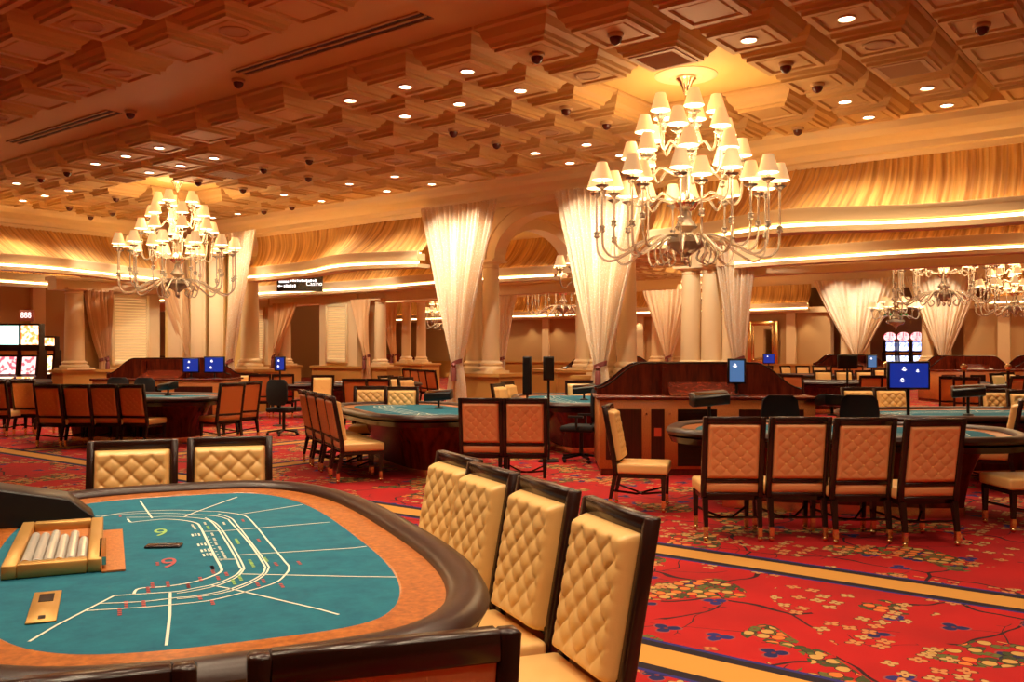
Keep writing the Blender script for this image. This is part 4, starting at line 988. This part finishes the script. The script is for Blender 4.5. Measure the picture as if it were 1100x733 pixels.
# ---------------------------------------------------------------- office chairs
def mk_office():
    r = empty('office_chair')
    MB().loft([[(x, y+.02, z) for x, y in ((-w/2, -.02), (-w/3, -.06), (w/3, -.06), (w/2, -.02), (w/2, .02), (w/3, -.01), (-w/3, -.01), (-w/2, .02))] for w, z, y in ((.3, .58, 0), (.44, .66, 0), (.46, .85, 0), (.42, 1.0, 0), (.3, 1.06, 0))]).build('backrest', 'blackf', r, smooth=True)
    for c in r.children: c.location.y = -.24
    MB().box(-.25, -.24, .44, .25, .25, .53).build('seat', 'blackf', r, bevel=.035, seg=3)
    MB().lathe([(.03, .08), (.03, .44)], 12).build('gas_lift', 'black', r)
    mb = MB()
    for k in range(5):
        a = 2*PI*k/5; mb.bar((0, 0, .1), (.3*math.cos(a), .3*math.sin(a), .07), .04, .03); mb.sphere((.3*math.cos(a), .3*math.sin(a), .03), .03, 8)
    mb.build('star_base', 'black', r)
    MB().bar((0, -.1, .46), (0, -.26, .7), .06, .02).build('back_bar', 'black', r)
    for s in (-1, 1): MB().bar((s*.26, -.1, .66), (s*.26, .12, .66), .05, .03).bar((s*.26, 0, .47), (s*.26, 0, .66), .03, .03).build('armrest', 'black', r)
    return r
office = Kit(mk_office)
for X, Y, h, l in (((302-550)/F*17.2, 17.4, 20, 'black office chair standing free right of left-hand table'), ((168-550)/F*19, 18.7, 10, 'black office chair behind the left-hand table, right one'), ((134-550)/F*19, 18.9, 0, 'black office chair behind the left-hand table, left one'),
                   (1.0, 13.25, -70, 'black office chair tucked at left side of central desk'), (3.25, 10.9, 180, 'black office chair behind the right-hand card table'), (4.15, 10.95, 200, 'black office chair behind the screen pole at right')):
    x, y = RC(X, Y); office(x, y, 0, rotz(h), l, 'office chair')
# ---------------------------------------------------------------- supervisor desks with curved hutch
def mk_desk(Lg=2.75, Dp=1.3):
    r = empty('pit_desk'); hw = Lg/2
    MB().box(-hw+.02, .02, 0, hw-.02, Dp, .08).build('plinth', 'mahog', r)
    MB().box(-hw, 0, .08, hw, Dp, .97).build('desk_body', 'burl2', r, bevel=.008, seg=1)
    MB().box(-hw-.04, -.04, .97, hw+.04, Dp+.04, 1.01).build('counter_top', 'mahog', r, bevel=.008, seg=1)
    mb = MB()
    mb.box(-hw+.08, -.012, .2, -hw+.54, 0, .85); mb.build('ribbed_panel', 'rib', r)
    lv = MB(); lv.box(-hw+1.0, -.006, .12, -hw+1.5, .0, .85)
    for k in range(18): lv.box(-hw+1.01, -.016, .14+k*.039, -hw+1.49, -.006, .14+k*.039+.026)
    lv.build('slatted_door', 'dark', r)
    lv = MB(); lv.box(-hw+1.78, -.012, .12, -hw+2.6, 0, .85); lv.build('wide_panel', 'rib', r)
    MB().box(-hw+.66, -.012, .2, -hw+.83, 0, .85).build('narrow_panel', 'rib', r)
    MB().box(-hw+.70, -.02, .5, -hw+.79, -.012, .61).build('orange_label', 'orange', r)
    mb = MB()
    for s0, s1 in ((-hw+.60, -hw+.64), (-hw+.9, -hw+.94)): mb.lathe([(.012, 0), (.012, .02)], 8, (s0, -.01, .78))
    mb.build('lock', 'chrome', r)
    # hutch: S-curved end screens, high middle
    def hz(t):                                       # t from 0 at the low end to 1 at the high middle
        return 1.08+.34*(.5-.5*math.cos(PI*min(1, t)))
    n = 60; th = .05; pts = []
    for k in range(n+1):
        x = -hw+Lg*k/n; d = min(k, n-k)/n*Lg; z = hz(d/.62); pts.append((x, z))
    for yy, nm in ((.62, 'curved_front_screen'), (Dp-.08, 'curved_back_screen')):
        mb = MB(); vs = []
        for x, z in pts: vs += [(x, yy, 1.01), (x, yy, z), (x, yy+th, z), (x, yy+th, 1.01)]
        fs = []
        for k in range(n):
            a = k*4; b_ = a+4
            for q in range(4): fs.append((a+q, a+(q+1) % 4, b_+(q+1) % 4, b_+q))
        fs += [(0, 1, 2, 3), (n*4+3, n*4+2, n*4+1, n*4)]
        mb.add(vs, fs); mb.build(nm, 'mahog', r)
        mb = MB(); mb.tube([(x, yy+th/2, z+.008) for x, z in pts], .018, 6); mb.build('moulded_edge', 'dark', r, smooth=True)
    MB().box(-.5, .35, 1.01, -.45, .62, 1.38).box(.45, .35, 1.01, .5, .62, 1.38).box(-.5, .62-.02, 1.01, .5, .62, 1.42).build('recessed_niche', 'mahog', r)
    mb = MB(); mb.add([(-.45, .1, 1.02), (.45, .1, 1.02), (.45, .58, 1.18), (-.45, .58, 1.18), (-.45, .58, 1.012), (.45, .58, 1.012), (-.45, .1, 1.012), (.45, .1, 1.012)], [(0,1,2,3), (0,3,4,6), (1,7,5,2), (6,7,1,0), (4,3,2,5), (6,4,5,7)]); mb.build('sloping_shelf', 'mahog', r)
    return r
desk = Kit(mk_desk)
def dk(X, Y, h, label, s=1): x, y = RC(X, Y); o = desk(x, y, 0, rotz(h), label, 'desk'); return o
dk(2.5, 11.75, 2, 'large mahogany supervisor desk with swooping top rail at centre')
dk(-7.5, 19.3, 3, 'mahogany supervisor desk with curved top rail behind left-hand table')
dk(-5.6, 41.5, 0, 'distant dark desk with curved rail, left of first big curtain')
dk(14.6, 28.5, -4, 'dark supervisor desk at far right, left of two')
dk(17.9, 29.5, -6, 'dark supervisor desk cut by right edge of photo')
dk(13.6, 36, 0, 'distant dark desk between big blue screen and brass posts')
dk(2.8, 25.5, 0, 'dark desk seen through the big arch behind black panels')
dk(-10.5, 27, 0, 'dark desk behind the left-hand row, before slot machines')
# brass-topped posts
def mk_post():
    r = empty('brass_post'); MB().lathe([(.15, 0), (.15, .02), (.03, .04), (.03, 1.2)], 16).build('pole', 'dark', r); MB().sphere((0, 0, 1.26), .07, 14).lathe([(.045, 1.17), (.045, 1.2)], 14).build('ball_finial', 'brass', r, smooth=True); return r
post = Kit(mk_post)
for px, py, D, l in ((1035.5, 400, 19, 'post with brass ball, left of the two at right'), (1083, 398, 19.5, 'post with brass ball, right of the two at right'), (951, 400, 24, 'small brass ball post left of the big blue screen')):
    x, y = PD(px, D); post(x, y, 0, 0, l, 'post')
# ---------------------------------------------------------------- slot machines
def mk_slot(top, mid, H=2.4, W=.72, oval=False):
    r = empty('slot_machine')
    MB().loft([[(-W/2, y, z), (W/2, y, z), (W/2, .35, z), (-W/2, .35, z)] for y, z in ((-.25, 0), (-.25, .7), (-.38, .8), (-.2, .9), (-.1, 1.5), (-.12, 1.62))]).build('cabinet', 'dark', r)
    MB().box(-W/2+.05, -.42, .8, W/2-.05, -.2, .84).build('button_deck', 'swarm', r)
    mb = MB(); mb.add([(-W/2+.08, -.205, .92), (W/2-.08, -.205, .92), (W/2-.08, -.125, 1.42), (-W/2+.08, -.125, 1.42)], [(0, 1, 2, 3)]); o = mb.build('reel_screen', mid, r)
    MB().box(-W/2+.06, -.135, 1.48, W/2-.06, -.11, 1.6).build('belly_strip', 'burl2', r)
    if oval:
        MB().box(-W/2, -.1, 1.62, W/2, .2, 2.18).build('top_box', 'dark', r); MB().box(-W/2+.06, -.112, 1.68, W/2-.06, -.1, 2.14).build('top_screen', top, r)
        MB().add([(math.cos(a*PI/12)*W*.55, y, 2.42+math.sin(a*PI/12)*.24) for y in (-.12, .02) for a in range(24)], [tuple(range(24)), tuple(range(47, 23, -1))]+[(a, (a+1) % 24, 24+(a+1) % 24, 24+a) for a in range(24)]).build('oval_topper', 'spink', r)
    else:
        zt = 1.78; MB().box(-W/2, -.1, 1.62, W/2, .2, H+.06).build('top_box', 'dark', r); MB().box(-W/2+.03, -.112, zt, W/2-.03, -.1, H).build('top_screen', top, r)
    return r
for px, D, kw, h, l in ((2, 27, ('scyan', 'spink', 2.34, 1.15), 0, 'slot machine with wide cyan-white screen at left edge'), (34, 27, ('swarm', 'spink', 2.34, .56), 0, 'slot machine with tall warm screen, beside cyan screen')):
    r = mk_slot(*kw); x, y = PD(px, D); at(r, x, y, 0, rotz(h)); tag(r, l, 'slot machine', 'slot machines beyond left opening')
r = mk_slot('swarm', 'swarm', 2.05, .7); x, y = PD(50, 32); at(r, x, y, 0, rotz(0)); tag(r, 'smaller cream-lit slot machine right of the tall warm screen', 'slot machine', 'slot machines beyond left opening')
slot = Kit(lambda: mk_slot('svio', 'svio', oval=True))
for px, D, l in ((955.5, 46, 'violet-lit slot machine, leftmost under distant arch'), (970, 45.6, 'violet-lit slot machine, middle one under distant arch'), (984.5, 45.4, 'violet-lit slot machine, rightmost under distant arch'), (918, 44.5, 'violet-lit slot machine glimpsed left of the distant columns')):
    x, y = PD(px, D); slot(x, y, 0, rotz(0), l, 'slot machine', 'slot machines under distant arch').scale = (.72, .9, .95)
# small lit sign and hanging direction sign
x, y = PD(28, 33); r = empty('lit_sign', (x, y, EYE+38/F*33), rotz(0)); tag(r, 'small red framed sign with three white glyphs above slot machines', 'sign')
MB().box(-.6, 0, -.4, .6, .12, .4).build('sign_box', 'sred', r, bevel=.05)
mb = MB(); put_text(mb, '888', .62, Matrix.Translation((0, -.012, 0)) @ Matrix.Rotation(PI/2, 4, 'X')); mb.build('glyphs', 'scrw', r); r.scale = (.42, 1, .48)
x, y = PD(322, 26.5); r = empty('direction_sign', (x, y, EYE+72/F*26.5), rotz(0)); tag(r, 'dark hanging direction sign with white lettering under left valance', 'sign')
MB().box(-.66, 0, -.22, .66, .08, .22).build('sign_board', 'sred', r)
r.children[0].data.materials[0] = M['dark']
mb = MB(); put_text(mb, 'Casino', .17, Matrix.Translation((.42, -.006, .0)) @ Matrix.Rotation(PI/2, 4, 'X')); mb.T = Matrix()
mb.box(-.62, -.006, -.07, -.5, -.003, -.05); mb.add([(-.64, -.006, -.06), (-.58, -.006, -.02), (-.58, -.006, -.1)], [(0, 1, 2)])
for k in range(6): mb.box(-.46+k*.06, -.006, -.1, -.42+k*.06, -.003, -.03+.015*(k % 2)); mb.box(-.6+k*.05, -.006, .03, -.565+k*.05, -.003, .09)
for k in range(12): mb.box(-.28+k*.065, -.006, .06, -.235+k*.065, -.003, .11+.012*(k % 2))
mb.build('lettering', 'scrw', r); MB().box(-.5, .03, .22, -.48, .05, .75).box(.48, .03, .22, .5, .05, .75).build('hanger', 'dark', r)
